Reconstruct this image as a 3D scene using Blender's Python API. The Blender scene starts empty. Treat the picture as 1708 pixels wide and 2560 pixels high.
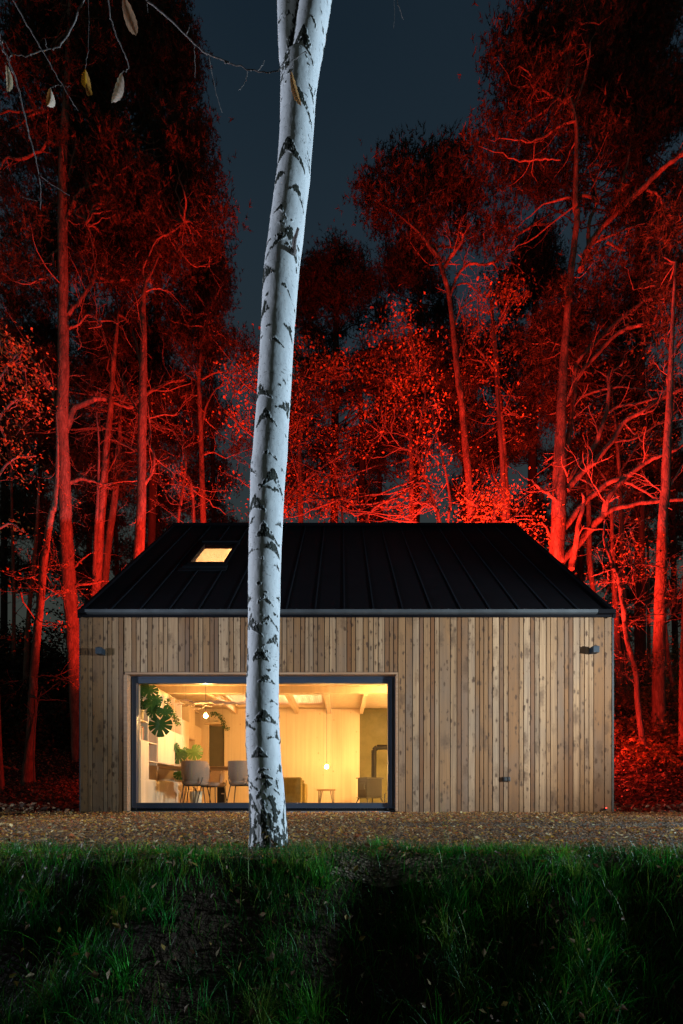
import bpy, bmesh, math, random
import numpy as np
from mathutils import Vector
R = math.radians
SC = bpy.context.scene
COL = SC.collection

# ------------------------------------------------------------------ camera
EZ = 0.29            # eye height above the path
F = 1103.0           # focal length in photograph pixels (photograph 1708 x 2560)
HX, HY = 854.0, 1989.0
cam_d = bpy.data.cameras.new('camera')
cam = bpy.data.objects.new('camera', cam_d); COL.objects.link(cam)
cam.location = (0, 0, EZ); cam.rotation_euler = (R(90), 0, 0)
cam_d.sensor_fit = 'VERTICAL'; cam_d.sensor_height = 36.0; cam_d.sensor_width = 24.0
cam_d.lens = F / 2560 * 36.0
cam_d.shift_y = (HY - 1280) / 2560
cam_d.clip_start = 0.05; cam_d.clip_end = 500
SC.camera = cam
SC.view_settings.view_transform = 'Standard'; SC.view_settings.look = 'None'
SC.view_settings.exposure = 0; SC.view_settings.gamma = 1
SC.cycles.max_bounces = 8; SC.cycles.diffuse_bounces = 4; SC.cycles.transparent_max_bounces = 12
SC.cycles.sample_clamp_indirect = 3.0

# ------------------------------------------------------------------ night sky
w = bpy.data.worlds.new('World'); SC.world = w; w.use_nodes = True
nt = w.node_tree; nt.nodes.clear()
o_ = nt.nodes.new('ShaderNodeOutputWorld'); bg = nt.nodes.new('ShaderNodeBackground')
tc = nt.nodes.new('ShaderNodeTexCoord'); sp = nt.nodes.new('ShaderNodeSeparateXYZ')
rp = nt.nodes.new('ShaderNodeValToRGB'); nz = nt.nodes.new('ShaderNodeTexNoise')
ad = nt.nodes.new('ShaderNodeMath'); ad.operation = 'MULTIPLY_ADD'; ad.inputs[1].default_value = 0.20
nz.inputs['Scale'].default_value = 1.6; nz.inputs['Detail'].default_value = 2
nt.links.new(tc.outputs['Generated'], sp.inputs[0]); nt.links.new(tc.outputs['Generated'], nz.inputs['Vector'])
nt.links.new(nz.outputs['Fac'], ad.inputs[0]); nt.links.new(sp.outputs['Z'], ad.inputs[2])
nt.links.new(ad.outputs[0], rp.inputs[0]); nt.links.new(rp.outputs[0], bg.inputs[0]); nt.links.new(bg.outputs[0], o_.inputs[0])
cr = rp.color_ramp
cr.elements[0].position = 0.30; cr.elements[0].color = (.036, .040, .033, 1)
cr.elements[1].position = 0.97; cr.elements[1].color = (.0075, .0160, .026, 1)
for p_, c_ in ((.55, (.034, .042, .038, 1)), (.72, (.022, .032, .038, 1)), (.86, (.014, .025, .036, 1))):
    e = cr.elements.new(p_); e.color = c_
bg.inputs[1].default_value = 1.0

# ------------------------------------------------------------------ lamps
def lamp(name, kind, loc, power, col, aim=None, **kw):
    d = bpy.data.lights.new(name, kind); o = bpy.data.objects.new(name, d); COL.objects.link(o)
    o.location = loc; d.energy = power; d.color = col
    for k, v in kw.items(): setattr(d, k, v)
    if aim is not None:
        o.rotation_euler = (Vector(aim) - Vector(loc)).to_track_quat('-Z', 'Y').to_euler()
    return o
# white hand lamps of the long exposure, one out to each side, and an added warm fill
lamp('flash_left', 'SPOT', (-8.4, 3.05, 1.9), 2400, (.70, .80, 1.0), (-1.0, 4.2, 3.3), spot_size=R(80), spot_blend=.6, shadow_soft_size=.12)
lamp('facade_fill', 'SPOT', (9.6, 2.4, 1.6), 2600, (1.0, .86, .68), (2.9, 7.35, 1.8), spot_size=R(44), spot_blend=1.0, shadow_soft_size=.12)  # added fill spot, put in to brighten the right of the facade
lamp('flash_right', 'SPOT', (9.2, 2.85, 1.9), 4700, (.58, .80, 1.0), (1.2, 4.4, 3.3), spot_size=R(80), spot_blend=.6, shadow_soft_size=.12)
# red floodlights on the ground hidden behind the cabin
RED = (1.0, .036, .020)
for x_, y_, z_, p_, aim_, sz_ in ((-4.9, 14.2, .8, 15000, (-9.0, 18.5, 15), 84), (-4.2, 15.8, .8, 22000, (-8, 18.2, 23), 62), (-2.5, 16.2, 1.3, 6000, (-3.5, 19, 11), 105), (2.0, 16.2, 1.9, 6000, (2.5, 19, 11), 110), (2.2, 16.0, 1.2, 16000, (4.6, 18.8, 20), 60), (4.4, 15.9, 2.0, 25000, (9.2, 17.6, 24), 62), (4.9, 15.0, 3.0, 4000, (9.5, 18.5, 14), 105), (5.6, 13.4, 1.6, 22000, (9.8, 17.6, 15), 80)):
    lamp('red_floodlight', 'SPOT', (x_, y_, z_), p_, RED, aim_, spot_size=R(sz_), spot_blend=1.0, shadow_soft_size=.12)
for x_, y_, z_, p_ in ((-4.9, 13.0, .8, 300), (6.2, 11.8, 2.2, 650)):
    lamp('red_floodlight', 'POINT', (x_, y_, z_), p_, RED, shadow_soft_size=.10)

# ------------------------------------------------------------------ helpers
def P(px, py, Y): return np.array(((px - HX) / F * Y, Y, EZ + (HY - py) / F * Y))
ORG = {}
def tag(o, label=None, cat=None, group=None, kind=None):
    if label: o['label'] = label
    if cat: o['category'] = cat
    if group: o['group'] = group
    if kind: o['kind'] = kind
    return o
def thing(name, label, cat, loc=(0, 0, 0), group=None, rotz=0):
    o = bpy.data.objects.new(name, None); COL.objects.link(o); o.empty_display_size = .1
    o.location = loc; o.rotation_euler = (0, 0, rotz); ORG[o.name] = np.array(loc, float)
    return tag(o, label, cat, group)
class Geo:
    def __init__(s): s.v = []; s.l = []; s.s = []; s.n = 0; s.a = {}
    def add(s, v, f, **at):
        v = np.asarray(v, float).reshape(-1, 3)
        f = np.asarray(f, int)
        s.v.append(v); s.l.append((f + s.n).ravel()); s.s.append(np.full(len(f), f.shape[1], int))
        for k in set(list(at) + list(s.a)):
            val = at.get(k, 0.0)
            val = np.asarray(val, float)
            if k not in s.a:
                w_ = 3 if (val.ndim and val.shape[-1] == 3 and (val.ndim == 2 or len(v) != 3)) else 1
                s.a[k] = [w_, [np.zeros((s.n, w_))] if s.n else []]
            w_ = s.a[k][0]
            if w_ == 3: arr = np.broadcast_to(val, (len(v), 3)) if val.ndim else np.zeros((len(v), 3))
            else: arr = np.broadcast_to(val.reshape(-1, 1) if val.ndim else val, (len(v), 1))
            s.a[k][1].append(np.array(arr))
        s.n += len(v)
    def box(s, x0, x1, y0, y1, z0, z1, **at):
        if x0 > x1: x0, x1 = x1, x0
        if y0 > y1: y0, y1 = y1, y0
        if z0 > z1: z0, z1 = z1, z0
        v = [(x, y, z) for z in (z0, z1) for y in (y0, y1) for x in (x0, x1)]
        s.add(v, [(0, 2, 3, 1), (4, 5, 7, 6), (0, 1, 5, 4), (2, 6, 7, 3), (0, 4, 6, 2), (1, 3, 7, 5)], **at)
    def tube(s, pts, r, n=6, cap=True, **at):
        p = np.asarray(pts, float); m = len(p)
        if m < 2: return
        r = np.broadcast_to(np.asarray(r, float), (m,))
        t = np.gradient(p, axis=0); t /= np.linalg.norm(t, axis=1)[:, None] + 1e-9
        av = p[-1] - p[0]; av = av / (np.linalg.norm(av) + 1e-9)
        ref = np.eye(3)[np.argmin(np.abs(av))]
        a = np.cross(t, ref); a /= np.linalg.norm(a, axis=1)[:, None] + 1e-9
        b = np.cross(t, a)
        th = np.arange(n) * 2 * math.pi / n
        ring = a[:, None] * np.cos(th)[None, :, None] + b[:, None] * np.sin(th)[None, :, None]
        v = p[:, None] + ring * r[:, None, None]
        i = np.arange(m - 1)[:, None] * n; j = np.arange(n)[None]; j2 = (j + 1) % n
        f = np.stack([i + j, i + j2, i + n + j2, i + n + j], -1).reshape(-1, 4)
        s.add(v.reshape(-1, 3), f, **at)
        if cap:
            for ringi in (0, m - 1):
                c = v[ringi]; cc = c.mean(0)
                s.add(np.vstack([c, cc]), [(k, (k + 1) % n, n) for k in range(n)], **at)
    def lathe(s, c, prof, n=16, **at):
        c = np.array(c, float); th = np.arange(n) * 2 * math.pi / n
        v = np.array([[(c[0] + r * math.cos(a), c[1] + r * math.sin(a), c[2] + z) for a in th] for r, z in prof])
        m = len(prof); i = np.arange(m - 1)[:, None] * n; j = np.arange(n)[None]; j2 = (j + 1) % n
        s.add(v.reshape(-1, 3), np.stack([i + j, i + j2, i + n + j2, i + n + j], -1).reshape(-1, 4), **at)
    def grid(s, v, **at):      # v: (m, n, 3)
        m, n = v.shape[:2]; i = np.arange(m - 1)[:, None] * n; j = np.arange(n - 1)[None]
        s.add(v.reshape(-1, 3), np.stack([i + j, i + j + 1, i + n + j + 1, i + n + j], -1).reshape(-1, 4), **at)
    def build(s, name, mat, parent=None, org=None, smooth=False, bevel=0):
        v = np.vstack(s.v); 
        if parent is not None: og = ORG[parent.name]
        else: og = np.array(org, float) if org is not None else np.array((v[:, 0].mean(), v[:, 1].mean(), v[:, 2].min()))
        l = np.concatenate(s.l); sz = np.concatenate(s.s); st = np.concatenate([[0], np.cumsum(sz)[:-1]])
        me = bpy.data.meshes.new(name)
        me.vertices.add(len(v)); me.vertices.foreach_set('co', (v - og).ravel().astype(np.float32))
        me.loops.add(len(l)); me.loops.foreach_set('vertex_index', l.astype(np.int32))
        me.polygons.add(len(sz)); me.polygons.foreach_set('loop_start', st.astype(np.int32))
        me.polygons.foreach_set('loop_total', sz.astype(np.int32))
        me.update(calc_edges=True); me.validate(verbose=False)
        for k, (w_, arrs) in s.a.items():
            arr = np.vstack(arrs)
            if len(arr) != len(me.vertices): continue
            if w_ == 3:
                at = me.attributes.new(k, 'FLOAT_COLOR', 'POINT')
                at.data.foreach_set('color', np.hstack([arr, np.ones((len(arr), 1))]).ravel().astype(np.float32))
            else:
                at = me.attributes.new(k, 'FLOAT', 'POINT'); at.data.foreach_set('value', arr.ravel().astype(np.float32))
        me.polygons.foreach_set('use_smooth', [smooth] * len(me.polygons))
        me.materials.append(mat)
        o = bpy.data.objects.new(name, me); COL.objects.link(o)
        if parent is not None: o.parent = parent; ORG[o.name] = og
        else: o.location = og; ORG[o.name] = og
        if bevel:
            md = o.modifiers.new('bevel', 'BEVEL'); md.width = bevel; md.segments = 2; md.limit_method = 'ANGLE'
        return o
def dup(root, loc, rotz=0, label=None, group=None):
    r = root.copy(); COL.objects.link(r); r.location = loc; r.rotation_euler = (0, 0, rotz)
    if label: r['label'] = label
    if group: r['group'] = group
    for ch in list(root.children):
        c = ch.copy(); COL.objects.link(c); c.parent = r
        for g in list(ch.children):
            d = g.copy(); COL.objects.link(d); d.parent = c
    return r

# ------------------------------------------------------------------ materials
class MT:
    def __init__(s, name, rough=.6, spec=.5, metal=0, col=(.5, .5, .5)):
        s.m = bpy.data.materials.new(name); s.m.use_nodes = True; s.t = s.m.node_tree
        s.b = s.t.nodes['Principled BSDF']; s.out = s.t.nodes['Material Output']
        s.b.inputs['Roughness'].default_value = rough; s.b.inputs['Metallic'].default_value = metal
        s.b.inputs['Specular IOR Level'].default_value = spec
        s.b.inputs['Base Color'].default_value = (*col, 1)
        s.tc = s.t.nodes.new('ShaderNodeTexCoord').outputs['Object']
    def n(s, typ, **kw):
        nd = s.t.nodes.new(typ)
        for k, v in kw.items(): setattr(nd, k, v)
        return nd
    def lk(s, a, b): s.t.links.new(a, b)
    def vec(s, scale, add=None):
        mp = s.n('ShaderNodeMapping'); mp.inputs['Scale'].default_value = scale
        s.lk(s.tc, mp.inputs['Vector'])
        if add is not None:
            cx = s.n('ShaderNodeCombineXYZ'); s.lk(add, cx.inputs[0]); s.lk(add, cx.inputs[1]); s.lk(add, cx.inputs[2])
            va = s.n('ShaderNodeVectorMath', operation='ADD'); s.lk(mp.outputs[0], va.inputs[0]); s.lk(cx.outputs[0], va.inputs[1])
            return va.outputs[0]
        return mp.outputs[0]
    def noise(s, scale=5, detail=4, rough=.6, vec=None, dist=0):
        nd = s.n('ShaderNodeTexNoise'); nd.inputs['Scale'].default_value = scale; nd.inputs['Detail'].default_value = detail
        nd.inputs['Roughness'].default_value = rough; nd.inputs['Distortion'].default_value = dist
        s.lk(vec if vec is not None else s.tc, nd.inputs['Vector']); return nd.outputs['Fac']
    def ramp(s, fac, *st):
        nd = s.n('ShaderNodeValToRGB'); e = nd.color_ramp.elements
        e[0].position, e[0].color = st[0][0], (*st[0][1], 1); e[1].position, e[1].color = st[-1][0], (*st[-1][1], 1)
        for p, c in st[1:-1]: x = e.new(p); x.color = (*c, 1)
        s.lk(fac, nd.inputs[0]); return nd.outputs[0]
    def sramp(s, fac, a, b, lo=0., hi=1.):
        nd = s.n('ShaderNodeMapRange', clamp=True); nd.inputs[1].default_value = a; nd.inputs[2].default_value = b
        nd.inputs[3].default_value = lo; nd.inputs[4].default_value = hi; s.lk(fac, nd.inputs[0]); return nd.outputs[0]
    def math(s, op, a, b=None):
        nd = s.n('ShaderNodeMath', operation=op)
        for k, x in enumerate((a, b)):
            if x is None: continue
            if isinstance(x, (int, float)): nd.inputs[k].default_value = x
            else: s.lk(x, nd.inputs[k])
        return nd.outputs[0]
    def mix(s, fac, a, b, mode='MIX'):
        nd = s.n('ShaderNodeMix', data_type='RGBA', blend_type=mode)
        for k, x in ((0, fac), (6, a), (7, b)):
            if isinstance(x, (int, float)): nd.inputs[k].default_value = x
            elif isinstance(x, tuple): nd.inputs[k].default_value = (*x, 1)
            else: s.lk(x, nd.inputs[k])
        return nd.outputs[2]
    def attr(s, name, col=False):
        nd = s.n('ShaderNodeAttribute', attribute_name=name); return nd.outputs['Color'] if col else nd.outputs['Fac']
    def col(s, c): s.lk(c, s.b.inputs['Base Color']); return s
    def bump(s, h, dist=.01, strength=.6):
        nd = s.n('ShaderNodeBump'); nd.inputs['Distance'].default_value = dist; nd.inputs['Strength'].default_value = strength
        s.lk(h, nd.inputs['Height']); s.lk(nd.outputs[0], s.b.inputs['Normal']); return s
def simple(name, c, rough=.6, spec=.5, metal=0, var=.15, sc=6):
    m = MT(name, rough, spec, metal)
    f = m.noise(sc, 4)
    m.col(m.ramp(f, (.3, tuple(x * (1 - var) for x in c)), (.7, tuple(min(1, x * (1 + var)) for x in c))))
    m.bump(f, .002, .3)
    return m.m
def translucent(mt, fac, colsock):
    tr = mt.n('ShaderNodeBsdfTranslucent'); mt.lk(colsock, tr.inputs[0])
    mx = mt.n('ShaderNodeMixShader'); mx.inputs[0].default_value = fac
    mt.lk(mt.b.outputs[0], mx.inputs[1]); mt.lk(tr.outputs[0], mx.inputs[2]); mt.lk(mx.outputs[0], mt.out.inputs[0])

def cladding_mat():
    m = MT('larch_cladding', .75, .25)
    off = m.attr('off'); tone = m.attr('tone')
    base = m.ramp(tone, (0, (.19, .080, .030)), (.35, (.29, .148, .060)), (.6, (.40, .235, .115)), (1, (.53, .35, .20)))
    v1 = m.vec((34, 10, .9), off); g = m.noise(1.0, 5, .6, v1, .4)
    c = m.mix(m.sramp(g, .35, .72, 0, .7), base, (.15, .078, .038), 'MIX')
    v2 = m.vec((1.3, 1, .7), off); blot = m.noise(1.0, 3, .5, v2)
    c = m.mix(m.sramp(blot, .45, .72, 0, .5), c, (.17, .145, .12))
    wob = m.n('ShaderNodeTexNoise'); wob.inputs['Scale'].default_value = 22; wob.inputs['Detail'].default_value = 4; m.lk(m.tc, wob.inputs['Vector'])
    wv = m.n('ShaderNodeVectorMath', operation='MULTIPLY'); m.lk(wob.outputs['Color'], wv.inputs[0]); wv.inputs[1].default_value = (.8, .3, .9)
    def wvec(scale):
        a = m.n('ShaderNodeVectorMath', operation='ADD'); m.lk(m.vec(scale, off), a.inputs[0]); m.lk(wv.outputs[0], a.inputs[1]); return a.outputs[0]
    v3 = wvec((19, 4, 9.0))
    vo = m.n('ShaderNodeTexVoronoi'); vo.inputs['Scale'].default_value = 1; m.lk(v3, vo.inputs['Vector'])
    sx = m.n('ShaderNodeSeparateColor'); m.lk(vo.outputs['Color'], sx.inputs[0])
    big = m.sramp(sx.outputs[0], .40, 1, .0, .50)
    k = m.math('SUBTRACT', big, vo.outputs['Distance'])
    kk = m.sramp(k, -.08, .20)
    c = m.mix(m.math('MULTIPLY', kk, .95), c, (.085, .045, .024))
    v4 = wvec((6, 4, 3.2))
    vb = m.n('ShaderNodeTexVoronoi'); vb.inputs['Scale'].default_value = 1; m.lk(v4, vb.inputs['Vector'])
    sb = m.n('ShaderNodeSeparateColor'); m.lk(vb.outputs['Color'], sb.inputs[0])
    kb = m.math('SUBTRACT', m.sramp(sb.outputs[1], .5, 1, 0, .50), vb.outputs['Distance'])
    c = m.mix(m.math('MULTIPLY', m.sramp(kb, -.15, .3), .75), c, (.11, .06, .032))
    # nail pairs along the battens
    s3 = m.n('ShaderNodeSeparateXYZ'); m.lk(m.tc, s3.inputs[0])
    zz = m.math('ABSOLUTE', m.math('SUBTRACT', m.math('FRACT', m.math('DIVIDE', m.math('SUBTRACT', s3.outputs[2], .27), .565)), .5))
    zr = m.math('LESS_THAN', zz, .009)
    u = m.attr('u'); uu = m.math('ABSOLUTE', m.math('SUBTRACT', m.math('ABSOLUTE', u), .62)); ur = m.math('LESS_THAN', uu, .09)
    c = m.mix(m.math('MULTIPLY', m.math('MULTIPLY', zr, ur), .7), c, (.05, .03, .02))
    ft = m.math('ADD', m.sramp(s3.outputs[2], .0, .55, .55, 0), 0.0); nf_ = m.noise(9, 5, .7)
    c = m.mix(m.math('MULTIPLY', ft, m.sramp(nf_, .3, .65)), c, (.10, .065, .04))  # weaker light at the wall foot, put into the colour as a brown tint
    st_ = m.noise(1, 3, .6, m.vec((7, 1, .25))); c = m.mix(m.sramp(st_, .5, .75, 0, .45), c, (.13, .085, .05))
    m.col(c); m.bump(g, .002, .5)
    return m.m
M = {}
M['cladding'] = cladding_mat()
m = MT('timber_trim', .6, .3); g = m.noise(1, 4, .6, m.vec((2, 20, 30))); m.col(m.ramp(g, (.3, (.30, .16, .08)), (.7, (.44, .27, .16)))); M['trim'] = m.m
M['backing'] = simple('dark_membrane', (.012, .010, .009), .9)
M['roof'] = simple('roof_sheet', (.0045, .0045, .006), .7, .08, 0, .2, 3)
M['seam'] = simple('roof_seam', (.0075, .010, .014), .8, .12, 0, .1)
M['zinc'] = simple('zinc_gutter', (.055, .062, .066), .6, .3, .1, .25, 5)
M['frame'] = simple('anthracite_frame', (.030, .042, .062), .40, .5, 0, .1)
M['plinth'] = simple('painted_plinth', (.045, .065, .085), .7, .3, 0, .3, 9)
M['concrete'] = simple('concrete_sill', (.27, .29, .30), .85, .3, 0, .25, 14)
M['lampbox'] = simple('lamp_housing', (.018, .030, .042), .5, .4, 0, .1)
M['black'] = simple('black_metal', (.015, .014, .013), .45, .5)
m = MT('birch_plywood', .55, .3)
g = m.noise(1, 4, .6, m.vec((9, 9, .8))); vo = m.n('ShaderNodeTexVoronoi'); vo.inputs['Scale'].default_value = 1
m.lk(m.vec((2.6, 2.6, 1.5)), vo.inputs['Vector'])
c = m.ramp(g, (.3, (.62, .45, .27)), (.7, (.72, .55, .36)))
c = m.mix(m.sramp(vo.outputs['Distance'], .02, .05, .5, 0), c, (.35, .18, .07)); m.col(c); M['ply'] = m.m
m = MT('pine_boards', .6, .3)
s3 = m.n('ShaderNodeSeparateXYZ'); m.lk(m.tc, s3.inputs[0])
ln = m.math('LESS_THAN', m.math('FRACT', m.math('MULTIPLY', s3.outputs[0], 4.3)), .03)
g = m.noise(1, 4, .6, m.vec((12, 12, .7)))
vo = m.n('ShaderNodeTexVoronoi'); vo.inputs['Scale'].default_value = 1; m.lk(m.vec((4.3, 1, 3)), vo.inputs['Vector'])
c = m.ramp(g, (.3, (.70, .53, .34)), (.7, (.78, .62, .42)))
c = m.mix(m.sramp(vo.outputs['Distance'], .03, .09, .6, 0), c, (.40, .20, .08))
c = m.mix(m.math('MULTIPLY', ln, .35), c, (.35, .20, .1)); m.col(c); M['pine_wall'] = m.m
m = MT('clay_plaster', .9, .2); g = m.noise(3, 6, .65); m.col(m.ramp(g, (.3, (.105, .095, .04)), (.7, (.17, .145, .07)))); M['olive'] = m.m
M['darkpanel'] = simple('dark_panel', (.10, .085, .05), .7, .3, 0, .1)
m = MT('oak_top', .45, .4); g = m.noise(1, 5, .6, m.vec((1.5, 20, 20))); m.col(m.ramp(g, (.3, (.42, .25, .11)), (.7, (.56, .36, .17)))); M['oak'] = m.m
M['fabric'] = simple('beige_upholstery', (.30, .20, .135), .9, .2, 0, .08, 40)
M['mustard'] = simple('olive_velvet', (.26, .19, .05), .85, .2, 0, .2, 12)
M['stove'] = simple('cast_iron', (.018, .015, .012), .55, .3, 0, .15, 20)
M['pipe'] = simple('stove_pipe_enamel', (.008, .007, .006), .7, .12)
M['pot'] = simple('cream_pot', (.72, .62, .42), .6)
M['paper1'] = simple('book_white', (.7, .66, .6), .7); M['paper2'] = simple('book_red', (.30, .05, .04), .6)
M['paper3'] = simple('book_dark', (.05, .07, .08), .6); M['paper4'] = simple('book_green', (.10, .20, .14), .6)
M['floor'] = simple('screed_floor', (.45, .38, .28), .5, .4)
m = MT('driftwood', .8, .2); g = m.noise(1, 5, .6, m.vec((3, 30, 30))); m.col(m.ramp(g, (.3, (.22, .12, .06)), (.7, (.60, .42, .26)))); M['drift'] = m.m
def glassm(name, col, refl):
    m = MT(name); t = m.t; tr = m.n('ShaderNodeBsdfTransparent'); tr.inputs[0].default_value = (*col, 1)
    gl = m.n('ShaderNodeBsdfGlossy'); gl.inputs['Roughness'].default_value = .02
    lw = m.n('ShaderNodeLayerWeight'); lw.inputs[0].default_value = .5
    mx = m.n('ShaderNodeMixShader'); m.lk(m.math('ADD', m.math('MULTIPLY', m.math('POWER', lw.outputs['Facing'], 5), .9 * refl), .04), mx.inputs[0])
    m.lk(tr.outputs[0], mx.inputs[1]); m.lk(gl.outputs[0], mx.inputs[2]); m.lk(mx.outputs[0], m.out.inputs[0]); return m.m
M['glass'] = glassm('window_glass', (.97, .985, .97), 1.0)
def emis(name, c, st):
    m = bpy.data.materials.new(name); m.use_nodes = True; t = m.node_tree; t.nodes.clear()
    e = t.nodes.new('ShaderNodeEmission'); e.inputs[0].default_value = (*c, 1); e.inputs[1].default_value = st
    o = t.nodes.new('ShaderNodeOutputMaterial'); t.links.new(e.outputs[0], o.inputs[0]); return m
WARM = (1.0, .60, .24)
M['bulb'] = emis('lit_bulb', (1.0, .565, .19), 1500)
M['globe'] = emis('lit_globe', (1.0, .565, .19), 1600)
M['globe_floor'] = emis('lit_floor_globe', (1.0, .62, .22), 560)
M['globe_loft'] = emis('lit_loft_globe', (1.0, .68, .40), 1400)
M['globe_fill'] = emis('lit_fill_globe', (1.0, .565, .19), 980)  # emission of the added fill globe
M['led'] = emis('red_led', (1, .03, .02), 12)

def leafmat(name, tint, fac=.35, rough=.55, spec=.3):
    m = MT(name, rough, spec)
    c = m.mix(1.0, m.attr('col', True), tint, 'MULTIPLY'); m.col(c); translucent(m, fac, c); return m.m
M['needles'] = leafmat('pine_needles', (1, 1, 1), .15, .6)
M['leaves'] = leafmat('autumn_leaves', (1, 1, 1), .3)
M['plantleaf'] = leafmat('monstera_leaf', (1, 1, 1), .25, .4, .4)
M['grass'] = leafmat('grass_blades', (1, 1, 1), .3, .5, .25)
M['chips'] = leafmat('chips_and_leaves', (1.15, .98, .80), .0, .8, .25)
M['hangleaf'] = leafmat('dry_leaf', (1, 1, 1), .3, .6, .3)
def barkmat(name, a, b, c2, zs=2.2):
    m = MT(name, .85, .25)
    n1 = m.noise(1, 4, .55, m.vec((9, 9, zs)), .4)
    vo = m.n('ShaderNodeTexVoronoi', feature='DISTANCE_TO_EDGE'); vo.inputs['Scale'].default_value = 1; m.lk(m.vec((11, 11, zs * 1.3)), vo.inputs['Vector'])
    cr_ = m.sramp(vo.outputs['Distance'], .02, .16, 1, 0)
    n2 = m.noise(1.3, 3, .5)
    c = m.ramp(n1, (.32, a), (.55, b), (.75, c2)); c = m.mix(m.math('MULTIPLY', cr_, .35), c, (.07, .045, .035))
    c = m.mix(m.sramp(n2, .5, .7, 0, .5), c, a)
    m.col(c); m.bump(m.math('SUBTRACT', n1, cr_), .012, .5); return m.m
M['pine_bark'] = barkmat('pine_bark', (.15, .09, .065), (.28, .175, .125), (.38, .25, .18))
M['shaded_bark'] = barkmat('shaded_bark', (.04, .026, .02), (.07, .045, .035), (.10, .07, .05))  # pine bark with the shade of the unlit back trees in its colour
M['smooth_bark'] = barkmat('beech_bark', (.15, .11, .09), (.24, .18, .15), (.33, .26, .21), 1.2)
m = MT('twig_bark', .7, .3); g = m.noise(60, 3); m.col(m.ramp(g, (.3, (.07, .055, .05)), (.7, (.24, .20, .18)))); M['twig'] = m.m
# ------------------------------------------------------------------ terrain
def sstep(a, b, x):
    t = np.clip((x - a) / (b - a), 0, 1); return t * t * (3 - 2 * t)
def edge_y(x): return 2.13 + .09 * np.sin(x * 2.3 + .4) + .05 * np.sin(x * 5.1 + 1) + .03 * np.sin(x * 11.3)
def hgt(x, y):
    x = np.asarray(x, float); y = np.asarray(y, float)
    yb = edge_y(x)
    d = np.maximum(0, yb - y)
    bank = -.70 * d * (1 - np.exp(-d * 7)) + .025 * np.sin(x * 5 + y * 4) * np.minimum(d * 2, 1) + .02 * np.sin(x * 11 - y * 9) * np.minimum(d * 2, 1)
    bank = np.maximum(bank, -1.35)
    s = .12 + .32 * sstep(-4, 8, x)
    dd = np.maximum(0, y - 8.5)
    dd = np.where(dd < 1, dd * dd * .5, dd - .5)
    hill = s * np.minimum(dd, 7.5) + (.32 + .12 * sstep(4, -8, x)) * np.clip(y - 16, 0, 16)
    hill = hill * np.maximum(sstep(4.7, 6.3, np.abs(x - .08)), sstep(15.4, 17, y))
    rut = -.03 * np.exp(-((y - 4.05) / .16) ** 2) * sstep(-1, 1.5, x) + .012 * np.exp(-((y - 4.45) / .2) ** 2) * sstep(-1, 1.5, x)
    bump = .008 * np.sin(x * 3.1 + 1) * np.sin(y * 2.7) + .05 * sstep(8, 12, y) * np.sin(x * 1.7) * np.sin(y * 1.3)
    side = .10 * sstep(-3.6, -5.5, x) * sstep(3, 5, y)
    return bank + hill + rut + bump
def fz(x, y): return float(hgt(x, y))
def axis(*segs):
    out = []
    for a, b, st in segs: out += list(np.arange(a, b, st))
    return np.array(out + [segs[-1][1]])
xs = axis((-160, -30, 8), (-30, -7, .8), (-7, 7, .11), (7, 30, .8), (30, 160, 8))
ys = axis((-12, 0.6, 1.2), (.6, 2.7, .035), (2.7, 9, .12), (9, 36, .7), (36, 260, 14))
XX, YY = np.meshgrid(xs, ys); ZZ = hgt(XX, YY)
m = MT('forest_soil', .95, .15)
n1 = m.noise(3.0, 8, .7); n2 = m.noise(40, 3, .6)
c = m.ramp(n1, (.3, (.018, .012, .008)), (.7, (.050, .032, .020))); c = m.mix(m.sramp(n2, .45, .7, 0, .6), c, (.075, .048, .03))
m.col(c); m.bump(n2, .03, .8)
g = Geo(); g.grid(np.dstack([XX, YY, ZZ]))
ground = g.build('ground', m.m, org=(0, 0, 0), smooth=True); tag(ground, kind='structure')
# wood chip path in front of the cabin: a sheet just above the ground
def path_left(y): return -3.55 - .42 * np.maximum(0, y - 4.4) - np.maximum(0, 4.4 - y) * -.2 - 3 * (y < 4.3)
us = np.linspace(0, 1, 110); yv = axis((2.02, 2.4, .03), (2.43, 7.36, .09))
V = []
for y in yv:
    xl = -9.5 if y < 4.45 else -4.0 - .20 * (y - 4.45) + .05 * math.sin(y * 9)
    xx = xl + (12.5 - xl) * us; V.append(np.stack([xx, np.full(110, y), hgt(xx, np.full(110, y)) + .006], -1))
m = MT('wood_chips', .9, .2)
n1 = m.noise(60, 4, .7); n2 = m.noise(2.0, 4, .6)
vo = m.n('ShaderNodeTexVoronoi'); vo.inputs['Scale'].default_value = 1; m.lk(m.vec((55, 75, 55)), vo.inputs['Vector'])
sx = m.n('ShaderNodeSeparateColor'); m.lk(vo.outputs['Color'], sx.inputs[0])
c = m.ramp(sx.outputs[0], (0, (.04, .028, .018)), (.5, (.14, .10, .065)), (1, (.34, .25, .17)))
c = m.mix(m.sramp(n2, .4, .7, 0, .4), c, (.05, .035, .025)); m.col(c); m.bump(vo.outputs['Distance'], .02, 1.0)
g = Geo(); g.grid(np.array(V)); path = g.build('path', m.m, org=(0, 0, 0), smooth=True); tag(path, kind='structure')

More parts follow.
